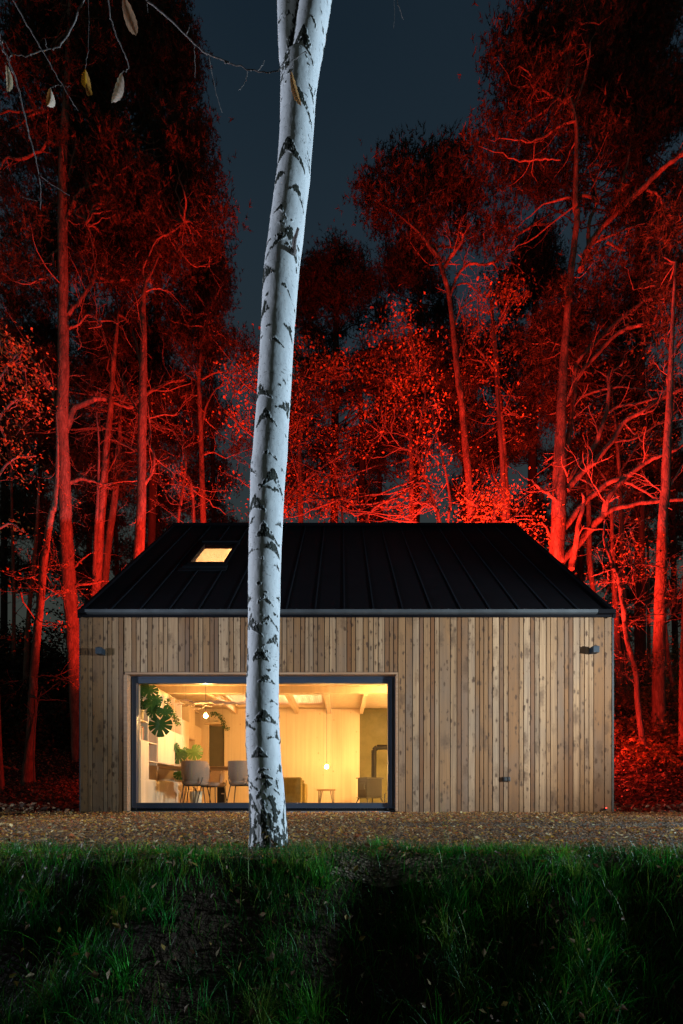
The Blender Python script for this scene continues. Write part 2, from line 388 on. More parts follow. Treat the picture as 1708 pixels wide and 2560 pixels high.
# ------------------------------------------------------------------ scatter builders
rng = np.random.default_rng(11)
def unit(v): return v / (np.linalg.norm(v, axis=-1, keepdims=True) + 1e-9)
def flakes(geo, pos, L, W, col, nrm=None, curl=.15, rg=rng):
    """leaf / chip shaped quads lying at pos with normals nrm"""
    n = len(pos)
    if nrm is None: nrm = unit(np.stack([rg.normal(0, .3, n), rg.normal(0, .3, n), np.ones(n)], -1))
    d = unit(np.cross(nrm, rg.normal(size=(n, 3)))); s = np.cross(nrm, d)
    L = np.broadcast_to(L, n)[:, None]; W = np.broadcast_to(W, n)[:, None]
    sh = rg.uniform(-.15, .2, (n, 1))
    a = pos - d * L / 2; c = pos + d * L / 2 + nrm * L * curl * .5
    b = pos + s * W / 2 + d * L * sh + nrm * L * curl; e = pos - s * W / 2 + d * L * sh + nrm * L * curl * rg.uniform(-.3, 1, (n, 1))
    v = np.stack([a, b, c, e], 1).reshape(-1, 3)
    f = np.arange(n * 4).reshape(-1, 4)
    geo.add(v, f, col=np.repeat(col, 4, axis=0))
def pick(cols, n, rg=rng, var=.25):
    cols = np.array(cols); k = rg.integers(0, len(cols), n); return cols[k] * rg.uniform(1 - var, 1 + var, (n, 1))
# loose chips
N = 92000
y = 1.95 + 5.45 * rng.random(N) ** 1.15; x = rng.uniform(-1, 1, N) * (.80 * y + 1.3)
ok = y > edge_y(x) - .06; x, y = x[ok], y[ok]; N = len(x)
ok = x > np.where(y < 4.45, -9, -4.0 - .2 * (y - 4.45) - .12 * rng.random(N)); x, y = x[ok], y[ok]; N = len(x)
ok = ~((x > -3.7) & (x < 1.0) & (y > 7.25)); x, y = x[ok], y[ok]; N = len(x)
g = Geo()
L = rng.uniform(.010, .034, N) * (0.55 + .09 * y)
flakes(g, np.stack([x, y, hgt(x, y) + .008 + .012 * rng.random(N)], -1), L, L * rng.uniform(.25, .65, N),
       pick([(.22, .12, .055), (.09, .05, .028), (.34, .20, .09), (.42, .29, .17), (.14, .08, .042), (.26, .165, .095), (.05, .033, .022), (.42, .18, .05), (.46, .24, .06)], N),
       unit(np.stack([rng.normal(0, .45, N), rng.normal(0, .45, N), np.ones(N)], -1)))
tag(g.build('wood_chips', M['chips'], org=(0, 0, 0)), 'loose brown and grey wood chips strewn over the path before the cabin', 'wood chips', kind='stuff')
# fallen leaves on the path
N = 6500
y = 2.3 + 5.0 * rng.random(N); x = rng.uniform(-1, 1, N) * (.82 * y + .2)
keep = rng.random(N) < np.clip(1.0 - (x + .3) * .20, .16, 1); x, y = x[keep], y[keep]; N = len(x)
g = Geo(); L = rng.uniform(.022, .052, N) * (.6 + .07 * y)
flakes(g, np.stack([x, y, hgt(x, y) + .022], -1), L, L * rng.uniform(.5, .75, N),
       pick([(.50, .26, .05), (.55, .36, .08), (.36, .16, .05), (.30, .20, .10), (.62, .50, .25), (.42, .11, .04)], N), None, .28)
tag(g.build('fallen_leaves', M['leaves'], org=(0, 0, 0)), 'yellow and orange autumn leaves fallen on the wood chip path', 'fallen leaves', kind='stuff')
# leaf litter of the forest floor on both flanks
N = 26000
y = 4.6 + 17 * rng.random(N) ** 1.3; side = rng.random(N) < .42
xl = -(y * .59 + .0) - rng.random(N) * (y * .22 + 1.0); xr = (y * .60) + rng.random(N) * (y * .22 + .9)
x = np.where(side, xl, xr); x = np.where((x < 0) & (y < 7.6), np.minimum(x, -4.05 - rng.random(N) * 2.2), x)
ok = ~((x > 0) & (y < 7.5)) & ~((x < 0) & (y < 7.0)); x, y = x[ok], y[ok]; N = len(x)
g = Geo(); L = rng.uniform(.05, .13, N)
flakes(g, np.stack([x, y, hgt(x, y) + rng.random(N) ** 2 * .14], -1), L, L * rng.uniform(.45, .75, N),
       pick([(.22, .12, .06), (.12, .065, .04), (.30, .17, .09), (.08, .045, .03), (.36, .24, .14)], N),
       unit(np.stack([rng.normal(0, .8, N), rng.normal(0, .8, N), np.ones(N)], -1)), .25)
tag(g.build('leaf_litter', M['leaves'], org=(0, 0, 0)), 'dark carpet of leaf litter on the forest floor either side of the cabin', 'leaf litter', kind='stuff')
# dead leaves caught in the bank grass
N = 950
y = 1.35 + .87 * rng.random(N); x = rng.uniform(-1, 1, N) * (.80 * y + 1.2)
g = Geo(); L = rng.uniform(.014, .038, N)
flakes(g, np.stack([x, y, hgt(x, y) + .03 + .07 * rng.random(N)], -1), L, L * rng.uniform(.3, .65, N),
       pick([(.17, .11, .055), (.12, .06, .025), (.26, .19, .10), (.08, .035, .015), (.20, .13, .025)], N),
       unit(rng.normal(size=(N, 3)) + np.array((0, -.5, .8))), .3)
tag(g.build('dead_leaves', M['leaves'], org=(0, 0, 0)), 'dry curled leaves caught among the grass blades of the bank', 'dead leaves', kind='stuff')
# ------------------------------------------------------------------ bank grass
def blades(geo, x, y, L, W, lean, az, col, z0=None):
    col = col * (1.05, 1.0, 1.15)
    n = len(x); z = (hgt(x, y) - .01) if z0 is None else z0
    b = np.stack([x, y, z], -1); dv = np.stack([np.cos(az), np.sin(az), np.zeros(n)], -1)
    sd = np.stack([-np.sin(az), np.cos(az), np.zeros(n)], -1)
    t_ = rng.uniform(-.9, .9, n)[:, None]; sd = unit(sd + dv * t_)
    K = 5; vs = []
    for k in range(K):
        t = k / (K - 1); ang = lean * t * 1.0
        # integrate a drooping arc
        hor = (1 - np.cos(lean * t * 1.5)) / (lean * 1.5) ; ver = np.sin(lean * t * 1.5) / (lean * 1.5)
        c = b + dv * (hor * L)[:, None]; c[:, 2] += ver * L
        ww = (W * (1 - t ** 1.6) * .5 + .0002)[:, None]
        vs += [c - sd * ww, c + sd * ww]
    v = np.stack(vs, 1).reshape(-1, 3)
    base = np.arange(n)[:, None, None] * 2 * K + np.arange(K - 1)[None, :, None] * 2
    f = (base + np.array([0, 1, 3, 2])[None, None]).reshape(-1, 4)
    geo.add(v, f, col=np.repeat(col, 2 * K, axis=0))
g = Geo()
def dens(x, y):
    return .5 + .5 * np.sin(x * 4.1 + 1.3 * np.sin(y * 5 + x)) * np.sin(y * 6.3 + 2 * np.sin(x * 3))
N = 86000
y = 1.15 + 1.12 * rng.random(N); x = rng.uniform(-1, 1, N) * (.80 * y + 1.25)
keep = rng.random(N) < (.12 + .88 * dens(x, y) ** 1.6) * np.where(x < -.35, .62, 1) * np.clip((edge_y(x) + .09 - y) * 7, 0, 1); x, y = x[keep], y[keep]; N = len(x)
gc = [(.010, .15, .008), (.018, .20, .010), (.006, .11, .012), (.05, .24, .012), (.13, .22, .02), (.004, .07, .010)]
blades(g, x, y, rng.gamma(5, .017, N) * np.clip(1.5 - (y - 1.6) * 1.6, .5, 1) * np.where((np.abs(x + .40) < .14) & (y > 2.0), .5, 1), rng.uniform(.0012, .0032, N), rng.uniform(.3, 1.5, N), rng.uniform(0, 2 * math.pi, N), pick(gc, N))
# tussocks
T = 720
ty = 1.30 + .92 * rng.random(T); tx = rng.uniform(-1, 1, T) * (.80 * ty + 1.2)
edge = np.linspace(-3.0, 3.0, 52) + rng.normal(0, .04, 52)
tx = np.concatenate([tx, edge, [-.56, -.51, -.30, -.25]]); ty = np.concatenate([np.minimum(ty, edge_y(tx[:len(ty)]) + .05), edge_y(edge) + rng.normal(.02, .06, 52), [2.28, 2.32, 2.26, 2.22]])
xe = rng.uniform(-3, 3, 150); pe = np.sin(xe * 2.9 + .6) * .5 + np.sin(xe * 7.3 + 1) * .5; ye = edge_y(xe) + rng.random(150) * .40 * np.clip(pe + .15, 0, 1); ke = pe > -.1
tx = np.concatenate([tx, xe[ke], [-.66, -.61, -.57, -.23, -.19, -.14, -.10]]); ty = np.concatenate([ty, ye[ke], [2.3, 2.4, 2.34, 2.36, 2.28, 2.42, 2.33]])
kd = (rng.random(len(tx)) < .15 + dens(tx, ty) * 1.1) | (ty > 2.1); tx, ty = tx[kd], ty[kd]
for cx_, cy_ in zip(tx, ty):
    n = int(rng.integers(20, 70)); az = rng.uniform(0, 2 * math.pi, n); rr = rng.random(n) * .05
    hue = pick(gc, 1)[0] * (1.5 if cy_ > 1.95 else rng.choice([.5, 1.0, 1.7]))  # tufts high on the bank tinted brighter, standing in for lamplight
    hf = (.42 if abs(cx_ + .40) < .15 else .5) if cy_ > 2.0 else .75 if cy_ > 1.8 else .8
    blades(g, cx_ + rr * np.cos(az), cy_ + rr * np.sin(az) * .8, rng.uniform(.06, .19, n) * rng.uniform(.7, 1.2) * hf, rng.uniform(.0012, .0028, n),
           rng.uniform(.3, 1.6, n), az + rng.normal(0, .4, n), hue * rng.uniform(.7, 1.35, (n, 1)))
# sparse blades running into the path
N = 3800; x = rng.uniform(-3.2, 3.2, N); y = edge_y(x) + .03 + rng.exponential(.09, N)
keep = np.abs(x) < 3.2; x, y = x[keep], y[keep]; N = len(x)
blades(g, x, y, rng.uniform(.03, .10, N), rng.uniform(.001, .0025, N), rng.uniform(.2, 1.2, N), rng.uniform(0, 6.28, N), pick([(.05, .13, .02), (.09, .14, .03), (.03, .10, .02)], N))
# tall thin stalks
st = [(-1.78, 2.30, .27), (-1.72, 2.33, .22), (-.80, 2.32, .34), (.62, 2.55, .42), (.60, 2.55, .3), (1.45, 1.75, .34), (1.52, 1.72, .36), (1.30, 1.70, .28), (-1.0, 2.25, .2), (.25, 1.75, .3), (.30, 1.72, .33), (1.2, 1.62, .25)]
blades(g, np.array([s[0] for s in st]), np.array([s[1] for s in st]), np.array([s[2] for s in st]), np.full(len(st), .0035), np.linspace(.15, .7, len(st)), rng.uniform(0, 6.28, len(st)), pick([(.06, .17, .03)], len(st)))
tag(g.build('grass', M['grass'], org=(0, 0, 0), smooth=True), 'dark green tufty grass covering the bank in the foreground', 'grass', kind='stuff')
# stray plants where the path meets the cabin
# ------------------------------------------------------------------ the cabin
YF = 7.35                                   # face of the cladding
def fx(px, Y=YF): return (px - HX) / F * Y
def fzz(py, Y=YF): return EZ + (HY - py) / F * Y
cabin = thing('cabin', 'gabled timber cabin with black metal roof and one wide lit window', 'cabin', (0, 7.35, 0))
rb = random.Random(3)
g = Geo(); back = Geo()
def boards(edges, z0, z1, kd):
    for a, b in zip(edges[:-1], edges[1:]):
        wpx = b - a; tone = min(1, max(0, rb.random() * .8 + (.15 if wpx > 12.5 else -.05))); of = rb.random() * 60
        x0, x1 = fx(a) + .0066, fx(b) - .0066; dy = rb.random() * .004
        jz = rb.random() * .006
        v = []
        for z in (z0 + jz, z1):
            v += [(x0, YF + .022, z), (x0, YF + dy, z), (x1, YF + dy, z), (x1, YF + .022, z)]
        g.add(v, [(0, 1, 5, 4), (1, 2, 6, 5), (2, 3, 7, 6), (0, 3, 2, 1), (4, 5, 6, 7)], tone=tone, off=of, u=np.array([-1, -1, 1, 1] * 2))
Z3 = lambda L: [980 + v / 2.703 for v in L]
Z4 = lambda L: [190 + v / 2.57 for v in L]
Z2 = lambda L: [620 + v / 3.92 for v in L]
zt = fzz(1538); zb = fzz(2031)
boards([200] + Z4([77, 104, 175, 203, 231, 274]) + [308.5], zb + .01, zt, 0)
up = Z4([308, 358, 387, 414, 459, 489, 532, 561, 589, 657, 701, 729, 758, 787, 815, 860, 888, 915, 983, 1013, 1056, 1086, 1118, 1150, 1182, 1226, 1258, 1290]) + Z2([333, 381, 447, 515, 558, 598, 640, 684, 750, 798, 864, 970, 1013, 1057, 1129, 1180, 1230, 1277, 1340, 1385, 1428, 1470])
boards(up, fzz(1680), zt, 0)
boards([995.5] + Z3([92, 139, 185, 214, 260, 289, 319, 395, 440, 469, 516, 563, 592, 621, 651, 681, 726, 755, 786, 860, 890, 936, 966, 996, 1043, 1072, 1118, 1166, 1196, 1225, 1271, 1301, 1332, 1364, 1437]) + [1531.5], fzz(2033), zt, 0)
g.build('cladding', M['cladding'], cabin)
XL, XR = fx(200), fx(1531.5); YB = 15.35
g = Geo(); yb0, yb1 = YF + .026, YF + .27
OX0, OX1, OZ0, OZ1 = fx(309.5), fx(995), .055, fzz(1681)
g.box(XL + .004, OX0, yb0, yb1, -.05, zt); g.box(OX1, XR - .004, yb0, yb1, -.05, zt); g.box(OX0, OX1, yb0, yb1, OZ1, zt); g.box(OX0, OX1, yb0 + .08, yb1, -.05, .05)
g.build('front_wall', M['backing'], cabin)
# side walls with gable outline, back wall
RA, RB = None, .9605
RA = 7.22 - RB * 11.35
def roofz(Y): return RA + RB * Y if Y <= 11.35 else 7.22 - RB * (Y - 11.35)
for sx in (XL + .004, XR - .254):
    g = Geo(); pr = [(YF + .026, -.05), (YB, -.05), (YB, roofz(YB) - .06), (11.35, 7.22 - .08), (YF + .026, roofz(YF) - .08)]
    n = len(pr); v = [(sx, y, z) for y, z in pr] + [(sx + .25, y, z) for y, z in pr]
    g.add(v, [(0, 1, 2, 3, 4)]); g.add(v, [(5, 6, 7, 8, 9)]); g.add(v, [(i, (i + 1) % n, n + (i + 1) % n, n + i) for i in range(n)])
    g.build('side_wall', M['backing'], cabin)
g = Geo(); g.box(XL + .26, XR - .26, YB - .25, YB, -.05, roofz(YB) - .1); g.build('back_wall', M['backing'], cabin)
g = Geo(); g.box(fx(1530.2), fx(1534.5), YF - .006, YF + .03, fzz(2031), zt + .005); g.build('corner_trim', M['zinc'], cabin)
g = Geo(); g.box(fx(198.5), fx(201), YF - .004, YF + .03, zb, zt); g.build('corner_trim', M['zinc'], cabin)
# timber lining round the window
g = Geo(); g.box(fx(309.5), fx(319), YF - .008, YF + .14, .03, fzz(1686.5)); g.box(fx(990.3), fx(995), YF - .008, YF + .14, .03, fzz(1686.5))
g.box(fx(313), fx(995), YF - .012, YF + .14, fzz(1686.3), fzz(1681)); g.build('window_lining', M['trim'], cabin, bevel=.003)
# big window: frame, sash lines, glass
YW = YF + .11
wi = Geo()
gx0, gx1, gz0, gz1 = fx(341, YW), fx(970, YW), fzz(2007, YW), fzz(1708, YW)
ox0, ox1, oz1 = fx(318, YF) + .002, fx(990.3, YF) - .002, fzz(1686.3, YF) - .002
wi.box(ox0, gx0, YW, YW + .09, .03, oz1); wi.box(gx1, ox1, YW, YW + .09, .03, oz1)
wi.box(gx0, gx1, YW, YW + .09, gz1, oz1); wi.box(gx0, gx1, YW, YW + .09, .03, gz0)
wf = wi.build('window', M['frame'], cabin, bevel=.004)
s_ = Geo()
s_.box(ox0 + .05, ox1 - .012, YW - .018, YW - .001, .075, .10); s_.box(ox0 + .045, ox1 - .05, YW - .012, YW - .001, oz1 - .035, oz1 - .02)
s_.box(gx1 + .055, gx1 + .068, YW - .02, YW - .001, .105, oz1 - .04); s_.box(ox0 + .03, ox0 + .04, YW - .012, YW - .001, .105, oz1 - .04)
s_.build('sash_profile', M['frame'], wf, bevel=.002)
g = Geo(); g.add([(gx0 - .01, YW + .04, gz0 - .01), (gx1 + .01, YW + .04, gz0 - .01), (gx1 + .01, YW + .04, gz1 + .01), (gx0 - .01, YW + .04, gz1 + .01)], [(0, 1, 2, 3)])
g.build('pane', M['glass'], wf)
g = Geo()
cuts = [318, 428, 640, 771, 975]
for a, b in zip(cuts[:-1], cuts[1:]): g.box(fx(a) + .002, fx(b) - .002, YF - .03, YF + .10, -.05, .022)
g.build('sill', M['concrete'], cabin, bevel=.004)
g = Geo(); g.box(fx(213), fx(313.5), YF + .004, YF + .025, -.06, .02); g.box(fx(200) + .03, fx(213), YF + .05, YF + .1, -.06, .02); g.build('plinth', M['plinth'], cabin)
g = Geo(); g.box(fx(997), XR - .03, YF + .004, YF + .025, -.06, -.012); g.build('base_strip', M['backing'], cabin)
# roof: front slope with skylight opening, back slope
RX0, RX1 = -4.315, 4.485
SX0, SX1, SY0, SY1 = -3.11, -2.43, 9.09, 10.06
def slab(x0, x1, y0, y1, geo, t=.07, up=0):
    v = []
    for dz in (up, up - t):
        v += [(x0, y0, roofz(y0) + dz), (x1, y0, roofz(y0) + dz), (x1, y1, roofz(y1) + dz), (x0, y1, roofz(y1) + dz)]
    geo.add(v, [(0, 1, 2, 3), (4, 7, 6, 5), (0, 4, 5, 1), (1, 5, 6, 2), (2, 6, 7, 3), (3, 7, 4, 0)])
g = Geo()
slab(RX0, SX0 - .02, 7.27, 11.35, g); slab(SX1 + .02, RX1, 7.27, 11.35, g); slab(SX0 - .02, SX1 + .02, 7.27, SY0 - .02, g); slab(SX0 - .02, SX1 + .02, SY1 + .02, 11.35, g)
slab(RX0, RX1, 11.352, 15.45, g)
roof = g.build('roof', M['roof'], cabin)
sl = []
k = 0
x0s = fx(270, 7.27)
while x0s + k * .4873 < RX1 - .1:
    x = x0s + k * .4873; k += 1
    gg = Geo()
    segs = [(7.29, 11.30)] if not (SX0 - .12 < x < SX1 + .12) else [(7.29, SY0 - .14), (SY1 + .1, 11.30)]
    for a, b in segs:
        gg = Geo(); slab(x - .011, x + .011, a, b, gg, t=.03, up=.020); gg.build('standing_seam', M['seam'], roof)
g = Geo()
slab(RX0 - .03, RX0 + .02, 7.26, 11.35, g, t=.13, up=.05); slab(RX1 - .02, RX1 + .03, 7.26, 11.35, g, t=.13, up=.05); g.box(RX0, RX1, 11.27, 11.43, 7.20, 7.262)
g.build('verge_flashing', M['roof'], roof)
g = Geo()
for a, b in ((214, 1494),):
    xa, xb = fx(a, 7.22), fx(b, 7.22)
    pr = [(7.30, 3.335), (7.30, 3.27), (7.27, 3.255), (7.23, 3.255), (7.205, 3.27), (7.20, 3.33), (7.19, 3.338), (7.193, 3.30), (7.205, 3.262)]
    pr = [(7.30, 3.330), (7.30, 3.284), (7.275, 3.272), (7.225, 3.272), (7.200, 3.284), (7.195, 3.330), (7.203, 3.330), (7.21, 3.288), (7.23, 3.280), (7.27, 3.280), (7.29, 3.288), (7.292, 3.330)]
    for x_, y_ in ((xa, xb),):
        n = len(pr); v = [(xa, y, z) for y, z in pr] + [(xb, y, z) for y, z in pr]
        g.add(v, [(i, (i + 1) % n, n + (i + 1) % n, n + i) for i in range(n)])
    kk = xa + .35
    while kk < xb: g.box(kk, kk + .012, 7.192, 7.30, 3.329, 3.336); kk += .62
gut = g.build('gutter', M['zinc'], cabin)
g = Geo(); g.box(XL - .01, XR + .02, YF - .035, YF - .004, fzz(1538.5), fzz(1535.2)); g.box(XL - .02, XR + .03, 7.305, YF + .02, fzz(1534.8), 3.335); g.build('eaves_flashing', M['zinc'], cabin)
for xa, xb in ((-4.31, fx(216, 7.22)), (fx(1495, 7.22), 4.48)):
    g = Geo(); g.box(xa, xb, 7.20, 7.30, 3.272, 3.335); g.build('gutter_end', M['roof'], cabin)
# skylight
def slant(x0, x1, y0, y1, geo, lo, hi):
    v = []
    for dz in (hi, lo): v += [(x0, y0, roofz(y0) + dz), (x1, y0, roofz(y0) + dz), (x1, y1, roofz(y1) + dz), (x0, y1, roofz(y1) + dz)]
    geo.add(v, [(0, 1, 2, 3), (4, 7, 6, 5), (0, 4, 5, 1), (1, 5, 6, 2), (2, 6, 7, 3), (3, 7, 4, 0)])
g = Geo(); e = .065
slant(SX0 - e, SX0, SY0 - e, SY1 + e, g, -.06, .06); slant(SX1, SX1 + e, SY0 - e, SY1 + e, g, -.06, .06)
slant(SX0, SX1, SY0 - e, SY0, g, -.06, .06); slant(SX0, SX1, SY1, SY1 + e, g, -.06, .06)
sky_l = g.build('skylight', M['roof'], cabin, bevel=.006)
g = Geo(); slant(SX0 - .11, SX1 + .11, SY0 - .17, SY0 - .08, g, .0, .035); slant(SX0 - .16, SX1 + .12, SY0 - .30, SY0 - .172, g, .004, .016); g.build('flashing_apron', M['seam'], sky_l)
g = Geo(); slant(SX0 - .09, SX1 + .09, SY1 + .067, SY1 + .10, g, .0, .09); g.build('hood', M['seam'], sky_l)
g = Geo(); g.add([(SX0, SY0, roofz(SY0) + .03), (SX1, SY0, roofz(SY0) + .03), (SX1, SY1, roofz(SY1) + .03), (SX0, SY1, roofz(SY1) + .03)], [(0, 1, 2, 3)]); g.build('pane', M['glass'], sky_l)
# small lit marker on the roof edges
# ---- inside
IX0, IX1, IY0, YW2 = -3.92, 1.75, 7.63, 11.20
CZ = 2.51
g = Geo(); g.box(IX0, IX1, IY0 - .17, 13.5, -.04, .08); g.build('floor_slab', M['floor'], cabin)
for xa, xb, y1_ in ((IX0 - .02, IX0, 15.0), (IX1, IX1 + .05, YW2)):
    g = Geo(); g.box(xa, xb, IY0, y1_, .08, CZ); g.build('inner_side_wall', M['pine_wall'], cabin)
g = Geo(); g.box(IX0, fx(522, YW2), YW2, YW2 + .06, .08, CZ - .01); g.box(fx(561, YW2), fx(899.5, YW2), YW2, YW2 + .06, .08, CZ - .01)
g.box(fx(522, YW2), fx(561, YW2), YW2, YW2 + .06, 2.06, CZ - .01); g.box(fx(522, YW2), fx(561, YW2), YW2, YW2 + .06, .08, 1.02)
g.build('inner_back_wall', M['pine_wall'], cabin)
g = Geo(); g.box(fx(899.5, YW2) + .002, IX1, YW2 - .012, YW2 + .06, .08, CZ - .01); g.build('plaster_wall', M['olive'], cabin)
g = Geo(); g.box(fx(522, YW2), fx(561, YW2), YW2 + .05, YW2 + .09, 1.0, 2.08); g.build('dark_niche', M['darkpanel'], cabin)
g = Geo(); g.box(fx(521, YW2), fx(563, YW2), YW2 - .42, YW2 - .003, 2.05, 2.085); g.build('niche_shelf', M['ply'], cabin)
# inside face of front wall (plywood)
g = Geo(); g.box(IX0, IX1, YF + .275, YF + .285, gz1 + .12, CZ - .01); g.box(fx(990), IX1, YF + .275, YF + .285, .08, gz1 + .119); g.build('inner_front_lining', M['ply'], cabin)
# ceiling with a netted opening
NX0, NX1, NY0, NY1 = -2.58, -.44, 9.70, 11.0
g = Geo()
g.box(IX0, NX0, IY0, YW2 + 2, CZ, CZ + .09); g.box(NX1, IX1, IY0, YW2 + 2, CZ, CZ + .09); g.box(NX0, NX1, IY0, NY0, CZ, CZ + .09); g.box(NX0, NX1, NY1, YW2 + 2, CZ, CZ + .09)
g.build('ceiling', M['ply'], cabin)
for bx in (-2.69, -1.13, -.31, .50):
    g = Geo(); g.box(bx - .045, bx + .045, 9.06, YW2 - .003, 2.36, CZ - .003); g.build('beam', M['ply'], cabin)
g = Geo(); g.box(IX0, IX1, 8.94, 9.055, fzz(1734, 9.0), CZ - .003); g.build('cross_beam', M['ply'], cabin)
g = Geo()
for k in range(44): x = NX0 + (NX1 - NX0) * k / 43; g.tube([(x, NY0, CZ + .06), (x, NY1, CZ + .06)], .0035, 4, False)
for k in range(28): y = NY0 + (NY1 - NY0) * k / 27; g.tube([(NX0, y, CZ + .062), (NX1, y, CZ + .062)], .0035, 4, False)
g.build('loft_net', M['trim'], cabin)
# loft lining under the rafters
g = Geo()
v = [(IX0, 7.72, CZ + .1), (IX0, 7.72, roofz(7.72) - .25), (IX0, 11.35, 6.9), (IX0, 13.4, 5.0), (IX0, 13.4, CZ + .1)]
v2 = [(IX1, y, z) for _, y, z in v]
slab(IX0, SX0 - .03, 7.75, 11.35, g, .02, -.075); slab(SX1 + .03, IX1, 7.75, 11.35, g, .02, -.075); slab(SX0 - .03, SX1 + .03, 7.75, SY0, g, .02, -.075); slab(SX0 - .03, SX1 + .03, SY1 + .17, 11.35, g, .02, -.075)
slab(IX0, IX1, 11.36, 13.4, g, .02, -.20)
g.box(IX0, IX1, 13.0, 13.04, CZ + .1, 5.4)
g.build('loft_lining', M['pine_wall'], cabin)
for sx in (IX0 - .03, IX1 + .0):
    g = Geo(); vv = [(sx, 7.75, CZ + .1), (sx, 13.0, CZ + .1), (sx, 13.0, roofz(13.0) - .2), (sx, 11.35, 6.95), (sx, 7.75, roofz(7.75) - .2)]
    vb = [(x + .03, y, z) for x, y, z in vv]; g.add(vv + vb, [(0, 1, 2, 3, 4), (5, 9, 8, 7, 6)]); g.build('loft_wall', M['pine_wall'], cabin)
# inner door in the back wall
g = Geo(); g.box(fx(595, YW2), -1.83, YW2 - .012, YW2 - .002, .08, fzz(1827, YW2)); dr = g.build('door', M['pine_wall'], cabin)
g = Geo(); g.tube([(fx(594, YW2) + .07, YW2 - .014, 1.05), (fx(594, YW2) + .07, YW2 - .07, 1.05), (fx(594, YW2) + .17, YW2 - .07, 1.05)], .009, 6); g.build('handle', M['zinc'], dr)
# ------------------------------------------------------------------ fixtures on the facade
def wall_lamp(cx, cz, lab):
    t = thing('wall_lamp', lab, 'wall lamp', (cx, YF, cz), 'up and down wall lamps on the facade')
    g = Geo(); g.box(cx - .045, cx + .045, YF - .03, YF - .002, cz - .045, cz + .045); g.build('mount', M['lampbox'], t)
    g = Geo(); g.box(cx - .052, cx + .052, YF - .135, YF - .032, cz - .052, cz + .052); hb = g.build('housing', M['lampbox'], t, bevel=.006)
    g = Geo(); g.lathe((cx, YF - .09, cz), [(.040, .0555), (.040, .062), (.030, .062), (.030, .056)]); g.build('lens_ring', M['black'], hb)
wall_lamp(fx(257), fzz(1632.5), 'dark blue cube wall lamp at the left end of the facade, unlit')
wall_lamp(fx(1480), fzz(1629), 'dark blue cube wall lamp near the right corner of the facade, unlit')
cx, cz = fx(1265.5), fzz(1948)
t = thing('outdoor_socket', 'small black double power socket low on the timber wall', 'socket', (cx, YF, cz))
g = Geo(); g.box(cx - .062, cx + .062, YF - .035, YF - .002, cz - .038, cz + .038); g.build('housing', M['black'], t, bevel=.005)
for dx in (-.030, .030):
    g = Geo(); g.box(cx + dx - .025, cx + dx + .025, YF - .05, YF - .0355, cz - .028, cz + .030); lid = g.build('lid', M['black'], t, bevel=.004)
    g = Geo(); g.box(cx + dx - .012 + .008, cx + dx + .012 + .008 - .016, YF - .054, YF - .0505, cz - .022, cz + .024); g.build('window_strip', M['zinc'], lid)
g = Geo(); c_ = P(1516, 2019, 7.30); g.lathe((c_[0], c_[1], c_[2] - .012), [(0, .016), (.006, .013), (.008, .008), (.006, 0), (0, -.001)], 10)
lt = thing('marker_light', 'tiny glowing red light at the foot of the right corner of the cabin', 'light', (c_[0], 7.30, c_[2] - .02))
g.build('lens', M['led'], lt); g = Geo(); g.box(c_[0] - .015, c_[0] + .015, 7.29, 7.345, c_[2] - .045, c_[2] - .014); g.build('base', M['black'], lt)
# ------------------------------------------------------------------ furniture inside
FZ = .08
# bookshelf along the left wall: face at X = -3.5
BX = -3.50; BXB = -3.90
shelf = thing('bookshelf', 'pale plywood shelving wall of open and closed boxes at the left of the room', 'bookshelf', (BX, 9.3, FZ))
ups = [7.66, 7.985, 8.37, 9.24, 9.66, 10.10, 10.50, 10.98]; T_ = .018
rows = [FZ, .575, .92, 1.26, 1.61, 1.96, 2.33]
for y in ups:
    g = Geo(); g.box(BXB, BX, y - T_ / 2, y + T_ / 2, FZ, 2.33 if y < 10 else 2.50); g.build('upright', M['ply'], shelf)
for z in rows:
    for a, b in zip(ups[:-1], ups[1:]):
        if z in (.92, 1.26) and a == 8.37 and False: continue
        g = Geo(); g.box(BXB, BX - .001, a + T_ / 2, b - T_ / 2, z - T_ / 2, z + T_ / 2); g.build('shelf', M['ply'], shelf)
g = Geo(); g.box(BXB - .012, BXB - .001, ups[0], ups[-1], FZ, 2.5); g.build('back_panel', M['ply'], shelf)
def cdoor(a, b, z0, z1):
    g = Geo(); g.box(BX, BX + .016, a + .006, b - .006, z0 + .006, z1 - .006); g.build('cabinet_door', M['ply'], shelf)
for a, b, z0, z1 in ((7.66, 8.37, FZ, .575), (8.37, 9.24, FZ, .575), (9.24, 10.10, FZ, .575), (10.10, 10.98, FZ, .575), (7.66, 7.985, .575, 1.26), (8.37, 9.24, .92, 1.61),
                     (7.985, 8.37, 1.96, 2.33), (8.37, 8.9, 1.96, 2.33), (9.66, 10.10, 1.26, 1.96), (9.24, 9.66, 1.26, 1.61), (10.10, 10.50, 1.61, 2.33), (10.5, 10.98, 1.26, 1.96), (10.5, 10.98, .575, 1.26), (9.66, 10.1, .575, .92)):
    cdoor(a, b, z0, z1)
g = Geo(); g.box(BX + .001, fx(523, 11.0), 10.96, 11.0, FZ, 2.40); g.build('end_panel', M['ply'], shelf)
